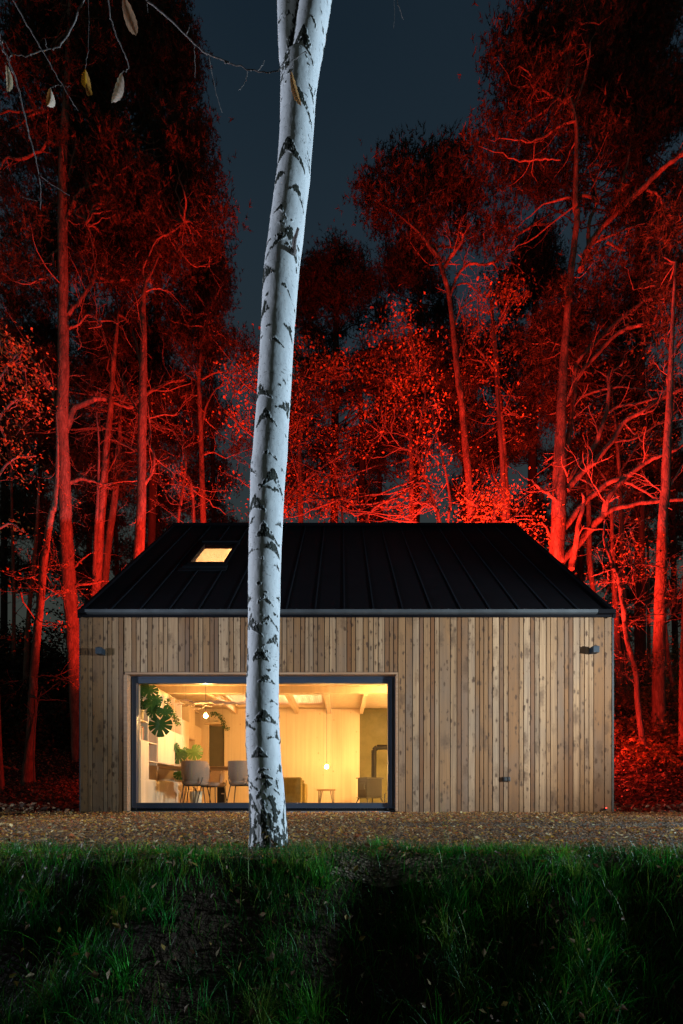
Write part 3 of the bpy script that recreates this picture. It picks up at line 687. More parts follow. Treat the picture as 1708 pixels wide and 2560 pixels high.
# books: each one a thing
bi = 0
bk = [('tall dark spined', 'paper3'), ('red spined', 'paper2'), ('white spined', 'paper1'), ('green spined', 'paper4')]
def book(y, z, w_, h_, d_, mk, label, grp, lean=0):
    t = thing('book', label, 'book', (BX - .03, y, z), grp)
    g = Geo(); g.box(BX - .03 - d_, BX - .03, y - w_ / 2, y + w_ / 2, z, z + h_); g.build('cover', M[mk], t, bevel=.002)
    g = Geo(); g.box(BX - .034 - d_ * .9, BX - .034, y - w_ / 2 + .004, y + w_ / 2 - .004, z + h_ + .0005, z + h_ + .002); g.build('pages', M['paper1'], t)
z = 1.26 + T_ / 2 + .001
seq = [(.030, .27, 'paper2', 'wide red book first in the row nearest the glass on the upper shelf'), (.022, .25, 'paper1', 'thin white book between the red and the dark one on the upper shelf'),
       (.026, .27, 'paper3', 'dark book standing third in the upper shelf row'), (.020, .22, 'paper1', 'short white book in the middle of the upper shelf row'),
       (.032, .25, 'paper2', 'thick red book towards the end of the upper shelf row'), (.022, .26, 'paper3', 'dark blue book last in the upper shelf row')]
y = 7.72
for w_, h_, mk, lb in seq: y += w_ / 2; book(y, z, w_, h_, .19, mk, lb, 'books on the upper shelf'); y += w_ / 2 + .004
z = .92 + T_ / 2 + .001; y = 8.02
for w_, h_, mk, lb in [(.022, .24, 'paper3', 'dark book leftmost of the trio on the lower shelf'), (.024, .25, 'paper4', 'green book in the middle of the trio on the lower shelf'), (.026, .27, 'paper2', 'tall red book at the right of the trio on the lower shelf')]:
    y += w_ / 2; book(y, z, w_, h_, .18, mk, lb, 'books on the lower shelf'); y += w_ / 2 + .004
z = 1.61 + T_ / 2 + .001; y = 8.02
for w_, h_, mk, lb in [(.05, .22, 'paper1', 'pale box file beside the plant pot on the high shelf'), (.03, .2, 'paper4', 'green book beside the pale box file on the high shelf')]:
    y += w_ / 2; book(y, z, w_, h_, .2, mk, lb, 'books on the high shelf'); y += w_ / 2 + .004
# dining table
tx0, tx1, ty0, ty1, tz = -3.46, -1.42, 8.36, 9.12, fzz(1915.5, 8.36)
t = thing('dining_table', 'oak topped dining table on black hairpin legs', 'table', ((tx0 + tx1) / 2, 8.75, FZ))
g = Geo(); g.box(tx0, tx1, ty0, ty1, tz - .045, tz); g.build('table_top', M['oak'], t, bevel=.004)
def hairpin(geo_x, geo_y, dx, dy, top, par, r=.006, s=.06, bot=FZ):
    g = Geo(); b = (geo_x + dx, geo_y + dy, bot)
    g.tube([(geo_x - s, geo_y, top), (b[0] - .012, b[1], bot + .01), (b[0], b[1], bot + .002), (b[0] + .012, b[1], bot + .01), (geo_x + s, geo_y, top)], r, 6)
    g.tube([(geo_x, geo_y + s, top), (b[0], b[1] + .008, bot + .012)], r, 6)
    g.build('leg', M['black'], par)
for hx, hy, dx in ((-2.95, 8.46, -.10), (-2.95, 9.0, -.06), (-1.60, 8.46, .06), (-1.60, 9.0, .06)): hairpin(hx, hy, dx, 0, tz - .046, t)
# chairs
def make_chair(name, label, group):
    t = thing(name, label, 'chair', (0, 0, 0), group)
    nph, nz = 25, 11; ph = np.linspace(R(-108), R(108), nph); out = []
    def shell(off):
        G = np.zeros((nz, nph, 3))
        for i in range(nz):
            s_ = i / (nz - 1); z = .40 + .44 * s_
            for j, a in enumerate(ph):
                k = abs(a) / R(108); top = 1 - .40 * max(0, (k - .55) / .45) ** 1.5
                zz = .40 + .44 * s_ * top
                rr = .205 + .05 * min(1, s_ * 2.2) ** .6 - .035 * (1 - s_) ** 3 + off
                G[i, j] = (rr * math.sin(a) * 1.0, -rr * .92 * math.cos(a) + .02, zz)
        return G
    g = Geo(); A = shell(0); B = shell(-.035)
    g.grid(A); g.grid(B[:, ::-1])
    g.grid(np.stack([A[-1], B[-1]])); g.grid(np.stack([B[0], A[0]])); g.grid(np.stack([A[:, 0], B[:, 0]])); g.grid(np.stack([B[:, -1], A[:, -1]]))
    g.build('backrest', M['fabric'], t, smooth=True)
    g = Geo(); n = 24; pr = [(.0, .40), (.85, .40), (.97, .42), (1, .445), (.97, .47), (.85, .485), (0, .49)]
    th = np.arange(n) * 2 * math.pi / n
    sq = lambda a: (abs(math.cos(a)) ** .75 * math.copysign(1, math.cos(a)) * .235, abs(math.sin(a)) ** .75 * math.copysign(1, math.sin(a)) * .25 + .05)
    v = np.array([[(sq(a)[0] * r, (sq(a)[1] - .05) * r + .05, z) for a in th] for r, z in pr]); mm = len(pr)
    i = np.arange(mm - 1)[:, None] * n; j = np.arange(n)[None]; j2 = (j + 1) % n
    g.add(v.reshape(-1, 3), np.stack([i + j, i + j2, i + n + j2, i + n + j], -1).reshape(-1, 4)); g.build('seat', M['fabric'], t, smooth=True)
    for sx in (-1, 1):
        for sy in (-1, 1):
            g = Geo(); g.tube([(sx * .17, .03 + sy * .15, .402), (sx * .235, .04 + sy * .22, 0.0)], [.011, .008], 8); g.build('leg', M['black'], t)
    g = Geo(); g.tube([(-.17, -.12, .395), (.17, -.12, .395), (.17, .18, .395), (-.17, .18, .395), (-.17, -.12, .395)], .010, 6)
    for sx in (-1, 1):
        g.tube([(sx * .12, -.205, .40), (sx * .155, -.225, .43), (sx * .175, -.205, .49), (sx * .18, -.20, .54)], .008, 6)
        g.tube([(sx * .17, -.12, .395), (sx * .12, -.205, .40)], .008, 6)
    g.tube([(-.12, -.205, .40), (0, -.228, .398), (.12, -.205, .40)], .008, 6)
    g.build('seat_frame', M['black'], t)
    g = Geo(); g.tube([(0, -.222, .42), (0, -.236, .5), (0, -.236, .84)], .0025, 4); g.build('seam', M['mustard'], t)
    return t
ch = make_chair('dining_chair', 'beige padded dining chair with its back to the glass, left of the birch', 'dining chairs round the table')
cpx = lambda px, Y: fx(px, Y)
ch.location = (cpx(488, 8.15), 8.16, FZ); ch.rotation_euler = (0, 0, R(3))
dup(ch, (cpx(604, 8.15), 8.16, FZ), R(-4), 'beige padded dining chair half hidden behind the birch trunk')
dup(ch, (cpx(535, 9.35), 9.32, FZ), R(160), 'dining chair on the far side of the table, facing the glass')
# dark case standing behind the chairs
t = thing('speaker_case', 'slim black upright case leaning beside the far chair', 'case', (fx(556, 9.6), 9.6, FZ), rotz=0)
cx = fx(556, 9.6); g = Geo()
v = [(cx - .10, 9.55, FZ), (cx + .07, 9.55, FZ), (cx + .03, 9.62, FZ + .50), (cx - .12, 9.62, FZ + .50)]; v += [(x, y + .14, z) for x, y, z in v]
g.add(v, [(0, 1, 2, 3), (4, 7, 6, 5), (0, 4, 5, 1), (1, 5, 6, 2), (2, 6, 7, 3), (3, 7, 4, 0)]); g.build('body', M['black'], t, bevel=.006)
g = Geo(); g.box(cx - .01, cx + .045, 9.560, 9.575, FZ + .24, FZ + .265); g.box(cx + .0, cx + .075, 9.53, 9.545, FZ + .01, FZ + .03); g.build('clasp', M['paper1'], t)
# armchair
ax0, ax1, ay, az1 = -1.62, -.775, 8.6, fzz(1942.5, 8.6)
t = thing('armchair', 'olive velvet armchair seen from behind, right of the birch', 'armchair', ((ax0 + ax1) / 2, ay, FZ))
g = Geo(); g.box(ax0, ax1, ay, ay + .20, FZ + .05, az1); g.build('backrest', M['mustard'], t, bevel=.035)
for x0, x1 in ((ax0 + .01, ax0 + .15), (ax1 - .10, ax1 + .05)):
    g = Geo(); g.box(x0, x1, ay + .21, ay + .85, FZ + .05, FZ + .46); g.build('armrest', M['mustard'], t, bevel=.03)
g = Geo(); g.box(ax0 + .16, ax1 - .11, ay + .21, ay + .83, FZ + .20, FZ + .42); g.build('seat', M['mustard'], t, bevel=.03)
g = Geo(); g.box(ax1 - .09, ax1 + .03, ay + .205, ay + .30, FZ + .465, fzz(1950, 8.85)); g.build('cushion', M['mustard'], t, bevel=.025)
for lx in (ax0 + .05, ax1 - .05):
    for ly in (ay + .05, ay + .75):
        g = Geo(); g.tube([(lx, ly, FZ + .06), (lx, ly, FZ)], .012, 6); g.build('leg', M['black'], t)
# small stool table
sc_ = fx(816, 9.2); t = thing('side_table', 'small square oak stool table on thin hairpin legs', 'side table', (sc_, 9.2, FZ))
zt_ = fzz(1973, 9.2); g = Geo(); g.box(sc_ - .19, sc_ + .19, 9.02, 9.38, zt_ - .035, zt_); g.build('table_top', M['oak'], t, bevel=.004)
for dx, dy in ((-.12, -.12), (.12, -.12), (-.12, .12), (.12, .12)): hairpin(sc_ + dx, 9.2 + dy, dx * .25, 0, zt_ - .036, t, .0045, .035)
# wood stove
sxm = fx(925, 10.2); t = thing('wood_stove', 'cast iron wood stove with ribbed side on four splayed legs', 'stove', (0, 0, 0))
t.location = (sxm, 10.2, FZ); t.rotation_euler = (0, 0, R(-52)); ORG[t.name] = np.zeros(3)
g = Geo(); g.box(-.17, .17, -.23, .23, .17, .60); g.build('body', M['stove'], t, bevel=.012)
g = Geo(); g.box(-.20, .20, -.26, .26, .602, .625); g.box(-.19, .19, -.25, .25, .150, .168); g.build('top_plate', M['stove'], t, bevel=.005)
g = Geo(); g.box(-.14, .14, -.243, -.232, .22, .56); dr = g.build('door', M['stove'], t, bevel=.003)
g = Geo(); g.box(-.09, .09, -.248, -.244, .34, .51); g.build('door_glass', M['black'], dr)
g = Geo(); g.tube([(.115, -.245, .36), (.115, -.28, .37), (.115, -.28, .46), (.115, -.245, .47)], .008, 6); g.build('handle', M['zinc'], dr)
g = Geo()
for k in range(15): y = -.20 + .4 * k / 14; g.tube([(.176, y, .19), (.176, y, .58)], .010, 6)
g.build('ribbed_panel', M['stove'], t, smooth=True)
for dx, dy in ((-.15, -.21), (.15, -.21), (-.15, .21), (.15, .21)):
    g = Geo(); g.tube([(dx, dy, .150), (dx * 1.12, dy * 1.06, .11), (dx * 1.25, dy * 1.15, .05), (dx * 1.4, dy * 1.2, 0)], [.022, .016, .013, .016], 8); g.build('leg', M['stove'], t, smooth=True)
fp = thing('stove_pipe', 'black stove pipe rising from the stove and turning right', 'stove pipe', (fx(935, 10.2), 10.2, FZ + .625))
px_ = fx(935, 10.2); zz_ = fzz(1868, 10.2); g = Geo(); g.tube([(px_, 10.2, FZ + .627), (px_, 10.2, zz_ - .07)], .058, 16); g.tube([(px_, 10.2, zz_ - .07), (px_ + .07, 10.2, zz_)], .058, 16); g.tube([(px_ + .07, 10.2, zz_), (1.75, 10.2, zz_)], .058, 16)
g.build('pipe', M['pipe'], fp, smooth=True)
t = thing('log_basket', 'dark wire basket at the right edge of the window', 'basket', (fx(966, 9.9), 9.9, FZ))
g = Geo(); bx = fx(972, 9.9)
for k in range(5):
    for q in range(2): g.tube([(bx - .09 + .18 * q, 9.8 + .05 * k, FZ), (bx - .09 + .18 * q, 9.8 + .05 * k, FZ + .26)], .005, 5)
for zq in (.02, .14, .26): g.tube([(bx - .09, 9.8, FZ + zq), (bx + .09, 9.8, FZ + zq), (bx + .09, 10.0, FZ + zq), (bx - .09, 10.0, FZ + zq), (bx - .09, 9.8, FZ + zq)], .006, 5)
g.build('frame', M['black'], t)
# pendant lamps
def pendant(px, py, Y, top, lab, r=.036):
    c = P(px, py, Y); t = thing('pendant_lamp', lab, 'lamp', (c[0], Y, c[2]), 'bare bulb pendants')
    g = Geo(); g.tube([(c[0], Y, top), (c[0], Y, c[2] + .085)], .0045, 6); g.build('cord', M['black'], t)
    g = Geo(); g.lathe((c[0], Y, c[2]), [(0, .10), (.014, .098), (.018, .08), (.019, .045), (.012, .042)], 12); g.build('socket', M['oak'], t, smooth=True)
    g = Geo(); g.lathe((c[0], Y, c[2]), [(.012, .042)] + [(r * math.sin(a), r * math.cos(a)) for a in np.linspace(.5, math.pi - .01, 9)], 16); g.build('bulb', M['bulb'], t, smooth=True)
pendant(514.7, 1790, 8.75, CZ, 'bare lit bulb hanging over the dining table by the driftwood')
pendant(817, 1917, 9.97, 2.36, 'bare lit bulb on a long cord hanging low in front of the back wall')
for x_, y_, z_ in ((-1.5, 11.7, 3.35), (-2.6, 10.9, 4.2)):
    t = thing('loft_globe', 'lit globe lamp up in the loft' + (' above the net' if x_ > -2 else ' under the skylight'), 'lamp', (x_, y_, z_))
    g = Geo(); g.lathe((x_, y_, z_), [(.09 * math.sin(a) + .0005, .09 * math.cos(a)) for a in np.linspace(0, math.pi, 12)], 16); g.build('globe', M['globe_loft'], t, smooth=True)
    g = Geo(); g.tube([(x_, y_, z_ + .09), (x_, y_, roofz(y_) - .22)], .004, 5); g.build('cord', M['black'], t)
t = thing('floor_lamp', 'lit globe floor lamp hidden beyond the right edge of the window', 'lamp', (1.45, 9.4, FZ))
g = Geo(); g.lathe((1.45, 9.4, .55), [(.09 * math.sin(a) + .0005, .09 * math.cos(a)) for a in np.linspace(0, math.pi, 12)], 16); g.build('globe', M['globe_floor'], t, smooth=True)
g = Geo(); g.lathe((1.45, 9.4, FZ), [(.10, 0), (.10, .015), (.008, .02), (.008, .385)], 12); g.build('stand', M['black'], t)
for x_, y_, z_, lb in ((1.25, 8.1, 1.9, 'added fill globe inside, out of view past the right edge of the glass'), (-3.70, 7.72, 2.42, None)):
    if lb is None: continue
    t = thing('fill_globe', lb, 'lamp', (x_, y_, z_))  # added lamp out of view, fills light onto the back wall and chairs
    g = Geo(); g.lathe((x_, y_, z_), [(.09 * math.sin(a) + .0005, .09 * math.cos(a)) for a in np.linspace(0, math.pi, 12)], 16); g.build('globe', M['globe_fill'], t, smooth=True)
    g = Geo(); g.tube([(x_, y_, z_ + .09), (x_, y_, CZ)], .004, 5); g.build('cord', M['black'], t)
# driftwood over the table
def wig(pts, k=5, a=.012, rg=None):
    rg = rg or rng; p = np.array(pts, float); out = []
    for i in range(len(p) - 1):
        for t in range(k): out.append(p[i] + (p[i + 1] - p[i]) * t / k + (rg.normal(0, a, 3) if (i or t) else 0))
    out.append(p[-1]); return np.array(out)
D = lambda L, Y=8.68: [P(340 + a / 5.6, 1700 + b / 5.6, Y) for a, b in L]
t = thing('driftwood_branch', 'pale gnarled driftwood branch hanging level over the table', 'branch', tuple(D([(980, 310)])[0]))
g = Geo()
g.tube(wig(D([(640, 278), (740, 290), (800, 320), (900, 312), (1000, 305), (1120, 320), (1280, 318), (1420, 330), (1540, 335), (1640, 320)]), 4, .006), np.concatenate([np.linspace(.014, .034, 20), np.linspace(.034, .012, 17)]), 8)
for q in ([(800, 400), (900, 395), (980, 355), (1060, 370), (1100, 340), (1200, 335)], [(700, 345), (760, 355), (850, 345), (960, 340), (1010, 350)], [(1080, 305), (1140, 290), (1200, 300)],
          [(1180, 360), (1250, 340), (1400, 325), (1540, 290), (1600, 280)], [(580, 352), (620, 335), (700, 340)]):
    p = wig(D(q, 8.66), 4, .005); g.tube(p, np.linspace(.010, .006, len(p)), 6)
g.build('wood', M['drift'], t, smooth=True)
g = Geo(); 
for a in (700, 1500): c = D([(a, 290)])[0]; g.tube([c, (c[0], c[1], CZ)], .002, 4)
g.build('cord', M['black'], t)
# ------------------------------------------------------------------ indoor plants
def monstera(geo, c, size, nrm, up, col, slit=True):
    nrm = unit(np.array(nrm, float)); up = np.array(up, float); up = unit(up - nrm * up.dot(nrm)); sd = np.cross(nrm, up)
    n = 220; th = np.linspace(-math.pi, math.pi, n, endpoint=False); r = []
    for a in th:
        b = abs(a)  # 0 = tip
        rr = .62 + .40 * math.exp(-(b / .55) ** 2) * .6 + .22 * math.sin(min(b, math.pi * .9)) - .35 * max(0, (b - 2.65) / .5)
        if slit and .35 < b < 2.5:
            ph = (b - .45) % .56
            if ph > .48: rr *= .5
        r.append(rr)
    r = np.array(r) * size * .62
    x = r * np.sin(th); yv = -r * np.cos(th)
    z = -.25 * (x ** 2 + yv ** 2) / size
    v = c + sd * x[:, None] + up * yv[:, None] + nrm * z[:, None]
    v = np.vstack([v, c]); geo.add(v, [(i, (i + 1) % n, n) for i in range(n)], col=np.tile(col, (n + 1, 1)))
def A1(a, b, Y): return P(340 + a / 5.6, 1700 + b / 5.6, Y)
def A2(a, b, Y): return P(340 + a / 5.6, 1850 + b / 5.6, Y)
pz = 1.61 + T_ / 2 + .001
pc = A1(62, 470, 7.78); t = thing('hanging_monstera', 'large split leaf monstera spilling from a cream pot on the high shelf', 'plant', (pc[0], 7.80, pz))
g = Geo(); g.lathe((pc[0] - .02, 7.80, pz), [(0, 0), (.055, 0), (.075, .17), (.078, .18), (.070, .18), (.06, .16), (0, .16)], 20); g.build('pot', M['pot'], t, smooth=True)
st_ = Geo(); lf = Geo(); G1, G2 = (.045, .11, .018), (.028, .075, .014)
root = np.array((pc[0] - .02, 7.80, pz + .16))
for (a, b, Yq, sz, nr, up_, cc) in (
    (185, 140, 7.72, .30, (.3, -1, .3), (0, 0, 1), G1), (60, 130, 7.75, .22, (0, -1, .5), (-.4, 0, 1), G2), (45, 235, 7.70, .16, (-.2, -1, .3), (-.6, 0, .8), G2),
    (280, 270, 7.70, .22, (.4, -1, .2), (-.3, 0, 1), G1), (230, 330, 7.68, .28, (.2, -1, .3), (-.2, 0, 1), G1), (240, 430, 7.66, .26, (-.1, -1, .2), (-.3, 0, 1), G2),
    (405, 440, 7.66, .26, (.3, -1, .1), (-.5, 0, .9), G2), (335, 625, 7.64, .40, (.05, -1, .1), (-.05, 0, 1), G2), (110, 330, 7.7, .2, (0, -1, .2), (-.2, 0, 1), G2), (130, 70, 7.75, .2, (.2, -1, .6), (.2, 0, 1), G1)):
    c = A1(a, b, Yq); monstera(lf, c, sz, nr, up_, np.array(cc) * rng.uniform(.85, 1.25)); mid = (root + c) / 2 + np.array((0, -.03, .10)); st_.tube(wig([root, mid, c], 4, .002), .004, 5)
st_.build('stem', M['plantleaf'], t); lf.build('leaf', M['plantleaf'], t)
for o in t.children:
    if o.name.startswith('stem') and not o.data.attributes.get('col'):
        at = o.data.attributes.new('col', 'FLOAT_COLOR', 'POINT'); at.data.foreach_set('color', np.tile([.06, .08, .02, 1], len(o.data.vertices)).astype(np.float32))
t = thing('table_monstera', 'smaller monstera with three leaves rising beside the dining table', 'plant', (-3.1, 9.3, FZ))
g = Geo(); g.lathe((-3.08, 9.35, FZ), [(0, 0), (.11, 0), (.14, .30), (.125, .30), (.11, .27), (0, .27)], 20); g.build('pot', M['pot'], t, smooth=True)
st_ = Geo(); lf = Geo(); root = np.array((-3.08, 9.35, FZ + .27))
for (a, b, Yq, sz, nr, up_, cc) in ((555, 90, 9.2, .22, (.9, -.6, .2), (-.2, 0, 1), G2), (600, 215, 9.2, .34, (-.2, -1, .2), (.2, 0, 1), G2), (665, 165, 9.25, .26, (.4, -1, .3), (-.4, 0, 1), G1),
                                    (815, 165, 9.25, .36, (.1, -1, .3), (-.7, 0, .8), (.10, .16, .025)), (610, 470, 9.2, .26, (.3, -1, .2), (-.8, 0, .6), G2)):
    c = A2(a, b, Yq); monstera(lf, c, sz, nr, up_, np.array(cc)); st_.tube(wig([root, (root + c) / 2 + np.array((0, 0, .12)), c], 4, .002), .005, 5)
st_.build('stem', M['plantleaf'], t); lf.build('leaf', M['plantleaf'], t)
def trailing(label, path_pts, Yq, pot):
    t = thing('trailing_plant', label, 'plant', pot, 'trailing plants'); lf = Geo(); s2 = Geo()
    p = np.array([A1(a, b, Yq) for a, b in path_pts]); 
    for q in range(3):
        pp = wig(p + rng.normal(0, .012, 3), 5, .010); s2.tube(pp, .002, 4)
        pos = np.repeat(pp, 3, axis=0) + rng.normal(0, .028, (len(pp) * 3, 3)); n = len(pos)
        flakes(lf, pos, rng.uniform(.03, .055, n), rng.uniform(.02, .04, n), pick([(.05, .11, .02), (.035, .08, .015), (.09, .13, .03)], n), unit(rng.normal(size=(n, 3)) + np.array((0, -1, .3))))
    s2.build('stem', M['twig'], t); lf.build('foliage', M['plantleaf'], t)
    g = Geo(); g.lathe(pot, [(0, 0), (.04, 0), (.05, .08), (.045, .08), (0, .07)], 14); g.build('pot', M['pot'], t, smooth=True)
trailing('ivy trailing down the front of the bookshelf behind the big monstera', [(440, 250), (440, 350), (480, 420), (520, 480), (545, 540), (590, 610)], 8.62, (BX - .06, 8.6, 1.96 + .012))
trailing('small trailing plant hanging from the shelf over the dark niche', [(1050, 490), (1110, 470), (1170, 510), (1210, 580), (1225, 660), (1280, 685)], 10.85, (fx(540, 11.0), 10.98, 2.087))
t = thing('vase', 'small round dark vase seen above the chair back', 'vase', (fx(480, 8.9), 8.9, tz + .001))
g = Geo(); g.lathe((fx(481, 8.9), 8.9, tz + .001), [(0, 0), (.045, 0), (.075, .05), (.06, .10), (.025, .12), (.03, .135)], 16); g.build('body', M['stove'], t, smooth=True)
# ------------------------------------------------------------------ birch
class VN:
    def __init__(s, seed): s.t = np.random.default_rng(seed).random((256, 256))
    def __call__(s, x, y):
        xi = np.floor(x).astype(int); yi = np.floor(y).astype(int); fx_ = x - xi; fy = y - yi
        fx_ = fx_ * fx_ * (3 - 2 * fx_); fy = fy * fy * (3 - 2 * fy); g = lambda a, b: s.t[a % 256, b % 256]
        return (g(xi, yi) * (1 - fx_) + g(xi + 1, yi) * fx_) * (1 - fy) + (g(xi, yi + 1) * (1 - fx_) + g(xi + 1, yi + 1) * fx_) * fy
    def fbm(s, x, y, o=4):
        r = 0; a = .5
        for k in range(o): r = r + a * s(x * 2 ** k + 17 * k, y * 2 ** k + 5 * k); a *= .5
        return r
vn = VN(5)
def T(ox, oy, sc): return lambda *p: [(ox + a / sc, oy + b / sc) for a, b in p]
z6, z7, z8, z5 = T(580, 0, 3.357), T(560, 560, 3.673), T(620, 1180, 4.52), T(580, 1700, 4.894)
marks = []      # apex, left foot, right foot, arm thickness px, fill
def mk(z, a, l, r_, th, f): p = z(a, l, r_); marks.append((*p, th, f))
mk(z6, (610, 440), (495, 590), (690, 700), 7, .55); mk(z6, (475, 600), (410, 850), (500, 770), 5, .95); mk(z6, (585, 965), (530, 1050), (675, 1165), 3.5, .75)
mk(z6, (480, 1350), (375, 1525), (620, 1580), 6, .55); mk(z6, (410, 1585), (345, 1690), (465, 1650), 3, .95); mk(z6, (560, 1725), (490, 1780), (605, 1860), 4, .6)
mk(z6, (430, 1910), (350, 1950), (480, 2020), 3, .4); mk(z6, (515, 2080), (300, 2290), (550, 2340), 4, .35); mk(z6, (315, 2135), (275, 2200), (340, 2150), 2.5, .9)
mk(z6, (750, 240), (745, 250), (772, 300), 2, 0); mk(z6, (745, 295), (740, 300), (775, 370), 3, 0); mk(z6, (685, 355), (670, 360), (715, 420), 2, 0)
mk(z6, (680, 900), (655, 905), (700, 1000), 3, .6); mk(z6, (620, 1355), (615, 1360), (658, 1430), 1.5, 0); mk(z6, (640, 1450), (615, 1455), (672, 1500), 2, .4)
mk(z6, (400, 250), (368, 330), (430, 250), 2.5, .3); mk(z6, (500, 240), (445, 300), (545, 260), 3, .5); mk(z6, (425, 945), (418, 965), (432, 965), 2, .9); mk(z6, (660, 1280), (655, 1300), (665, 1300), 2, .9)
mk(z7, (390, 480), (350, 690), (480, 620), 4, .9); mk(z7, (580, 708), (545, 735), (640, 832), 2.5, .5); mk(z7, (390, 825), (343, 975), (442, 935), 3, .95)
mk(z7, (620, 1040), (562, 1062), (648, 1155), 3, .8); mk(z7, (490, 1203), (455, 1215), (570, 1262), 3, .9); mk(z7, (350, 1570), (298, 1690), (460, 1735), 4, .75)
mk(z7, (600, 1695), (505, 1805), (618, 1830), 4, .8); mk(z7, (400, 1832), (308, 1975), (510, 1975), 7, .45); mk(z7, (410, 1870), (370, 1920), (445, 1920), 3, .9)
mk(z7, (430, 2205), (385, 2232), (508, 2268), 2.5, .5); mk(z7, (568, 1540), (558, 1550), (586, 1575), 1.8, .3)
mk(z8, (320, 100), (155, 325), (402, 345), 6, .45); mk(z8, (100, 370), (25, 520), (228, 558), 4, .8); mk(z8, (45, -20), (30, 60), (135, 165), 3.5, .7)
mk(z8, (215, 680), (112, 835), (352, 882), 3.5, .85); mk(z8, (300, 875), (235, 950), (375, 1030), 6, .9); mk(z8, (375, 620), (322, 685), (400, 670), 2.5, .8)
mk(z8, (30, 640), (0, 660), (80, 650), 2.5, .6); mk(z8, (40, 960), (5, 1010), (155, 968), 2.5, .6); mk(z8, (350, 1105), (303, 1120), (378, 1160), 2, .8)
mk(z8, (205, 1468), (140, 1560), (310, 1582), 4.5, .3); mk(z8, (15, 1430), (0, 1540), (72, 1492), 3, .95); mk(z8, (232, 1425), (215, 1432), (250, 1432), 1.5, .9)
mk(z8, (62, 1675), (-5, 1810), (208, 1925), 4, .85); mk(z8, (265, 1698), (175, 1782), (355, 1825), 3.5, .4); mk(z8, (335, 1875), (198, 2025), (360, 2000), 4, .7)
mk(z8, (150, 2035), (85, 2180), (268, 2185), 3.5, .85); mk(z8, (260, 2090), (225, 2100), (295, 2100), 1.5, 0); mk(z8, (360, 1440), (335, 1470), (372, 1500), 2, .8)
mk(z5, (455, 0), (352, 72), (552, 85), 3, .9); mk(z5, (175, 140), (168, 230), (205, 232), 3, .9); mk(z5, (520, 283), (478, 300), (562, 312), 2.5, .5)
mk(z5, (415, 405), (272, 552), (568, 560), 3, .9); mk(z5, (180, 485), (160, 620), (305, 630), 4, .7); mk(z5, (560, 645), (453, 752), (585, 745), 3, .75)
mk(z5, (365, 840), (262, 968), (488, 968), 2.5, .95); mk(z5, (600, 1010), (570, 1130), (620, 1140), 4, .9); mk(z5, (430, 1148), (315, 1230), (522, 1215), 3, .9)
mk(z5, (380, 1105), (350, 1150), (520, 1105), 2.5, .5); mk(z5, (215, 1200), (210, 1260), (345, 1350), 4.5, .4); mk(z5, (450, 1240), (440, 1330), (610, 1410), 5, .6); mk(z5, (400, 1330), (340, 1450), (460, 1420), 5, .5)
mk(z5, (245, 230), (235, 240), (262, 238), 1.5, .9); mk(z5, (160, 640), (155, 660), (178, 655), 3, .9); mk(z5, (570, 1210), (560, 1320), (585, 1330), 2.5, .8)
strips = []
def stp(z, w_, *p): strips.append((z(*p), w_))
stp(z5, 8, (255, 1420), (235, 1560), (245, 1750), (250, 1960)); stp(z5, 6, (410, 1490), (440, 1640), (430, 1800), (410, 2050)); stp(z5, 7, (520, 1440), (560, 1580), (560, 1700))
stp(z5, 3, (645, 1390), (655, 1500), (640, 1640)); stp(z5, 3, (300, 1500), (380, 1660), (400, 1720)); stp(z5, 5, (500, 1640), (520, 1780), (500, 1900), (540, 2040)); stp(z5, 5, (640, 1700), (650, 1850), (640, 2030))
stp(z5, 5, (320, 1700), (300, 1850), (330, 2050)); stp(z5, 4, (440, 1700), (470, 1830), (450, 2000), (470, 2150)); stp(z5, 3, (600, 1600), (570, 1720), (600, 1900), (610, 2060)); stp(z5, 3, (350, 1960), (390, 2060), (380, 2150))
stp(z8, 3.5, (15, 2020), (22, 2150), (10, 2330)); stp(z8, 2, (8, 600), (10, 900)); stp(z5, 2.5, (165, 280), (172, 420)); stp(z5, 3, (185, 720), (190, 900), (205, 1100), (215, 1210)); stp(z6, 7, (572, -60), (570, 60), (548, 220), (530, 380), (500, 560)); stp(z7, 2.5, (660, 260), (675, 400), (670, 520)); stp(z7, 2.5, (265, 2150), (250, 2290))  # wide fork strip: shade between the two stems, painted dark on the bark
stp(z6, 1.6, (575, 2200), (560, 2350)); stp(z6, 1.5, (380, 0), (372, 130))
YT = 2.40
prof = [(-400, 690, 780), (150, 700, 800), (194, 701.5, 794.5), (253, 700.6, 789), (313, 700, 785.5), (387, 695.6, 779.6), (447, 691, 776), (521, 681, 766), (596, 671, 759), (655, 663, 751), (700, 658, 747), (841, 651.5, 735.7), (994, 643, 727),
        (1147, 631, 718), (1180, 626.6, 714.7), (1268, 625, 709.6), (1357, 622, 705), (1445, 621, 702), (1556, 620.7, 700), (1689, 617, 697.5), (1782, 615, 697.5), (1843, 615, 700.6), (1904, 618, 703.6), (1955, 622, 709.8), (2006, 623, 714), (2068, 625, 718), (2119, 623, 720), (2170, 616, 729), (2220, 604, 742)]
prof = np.array(prof, float)
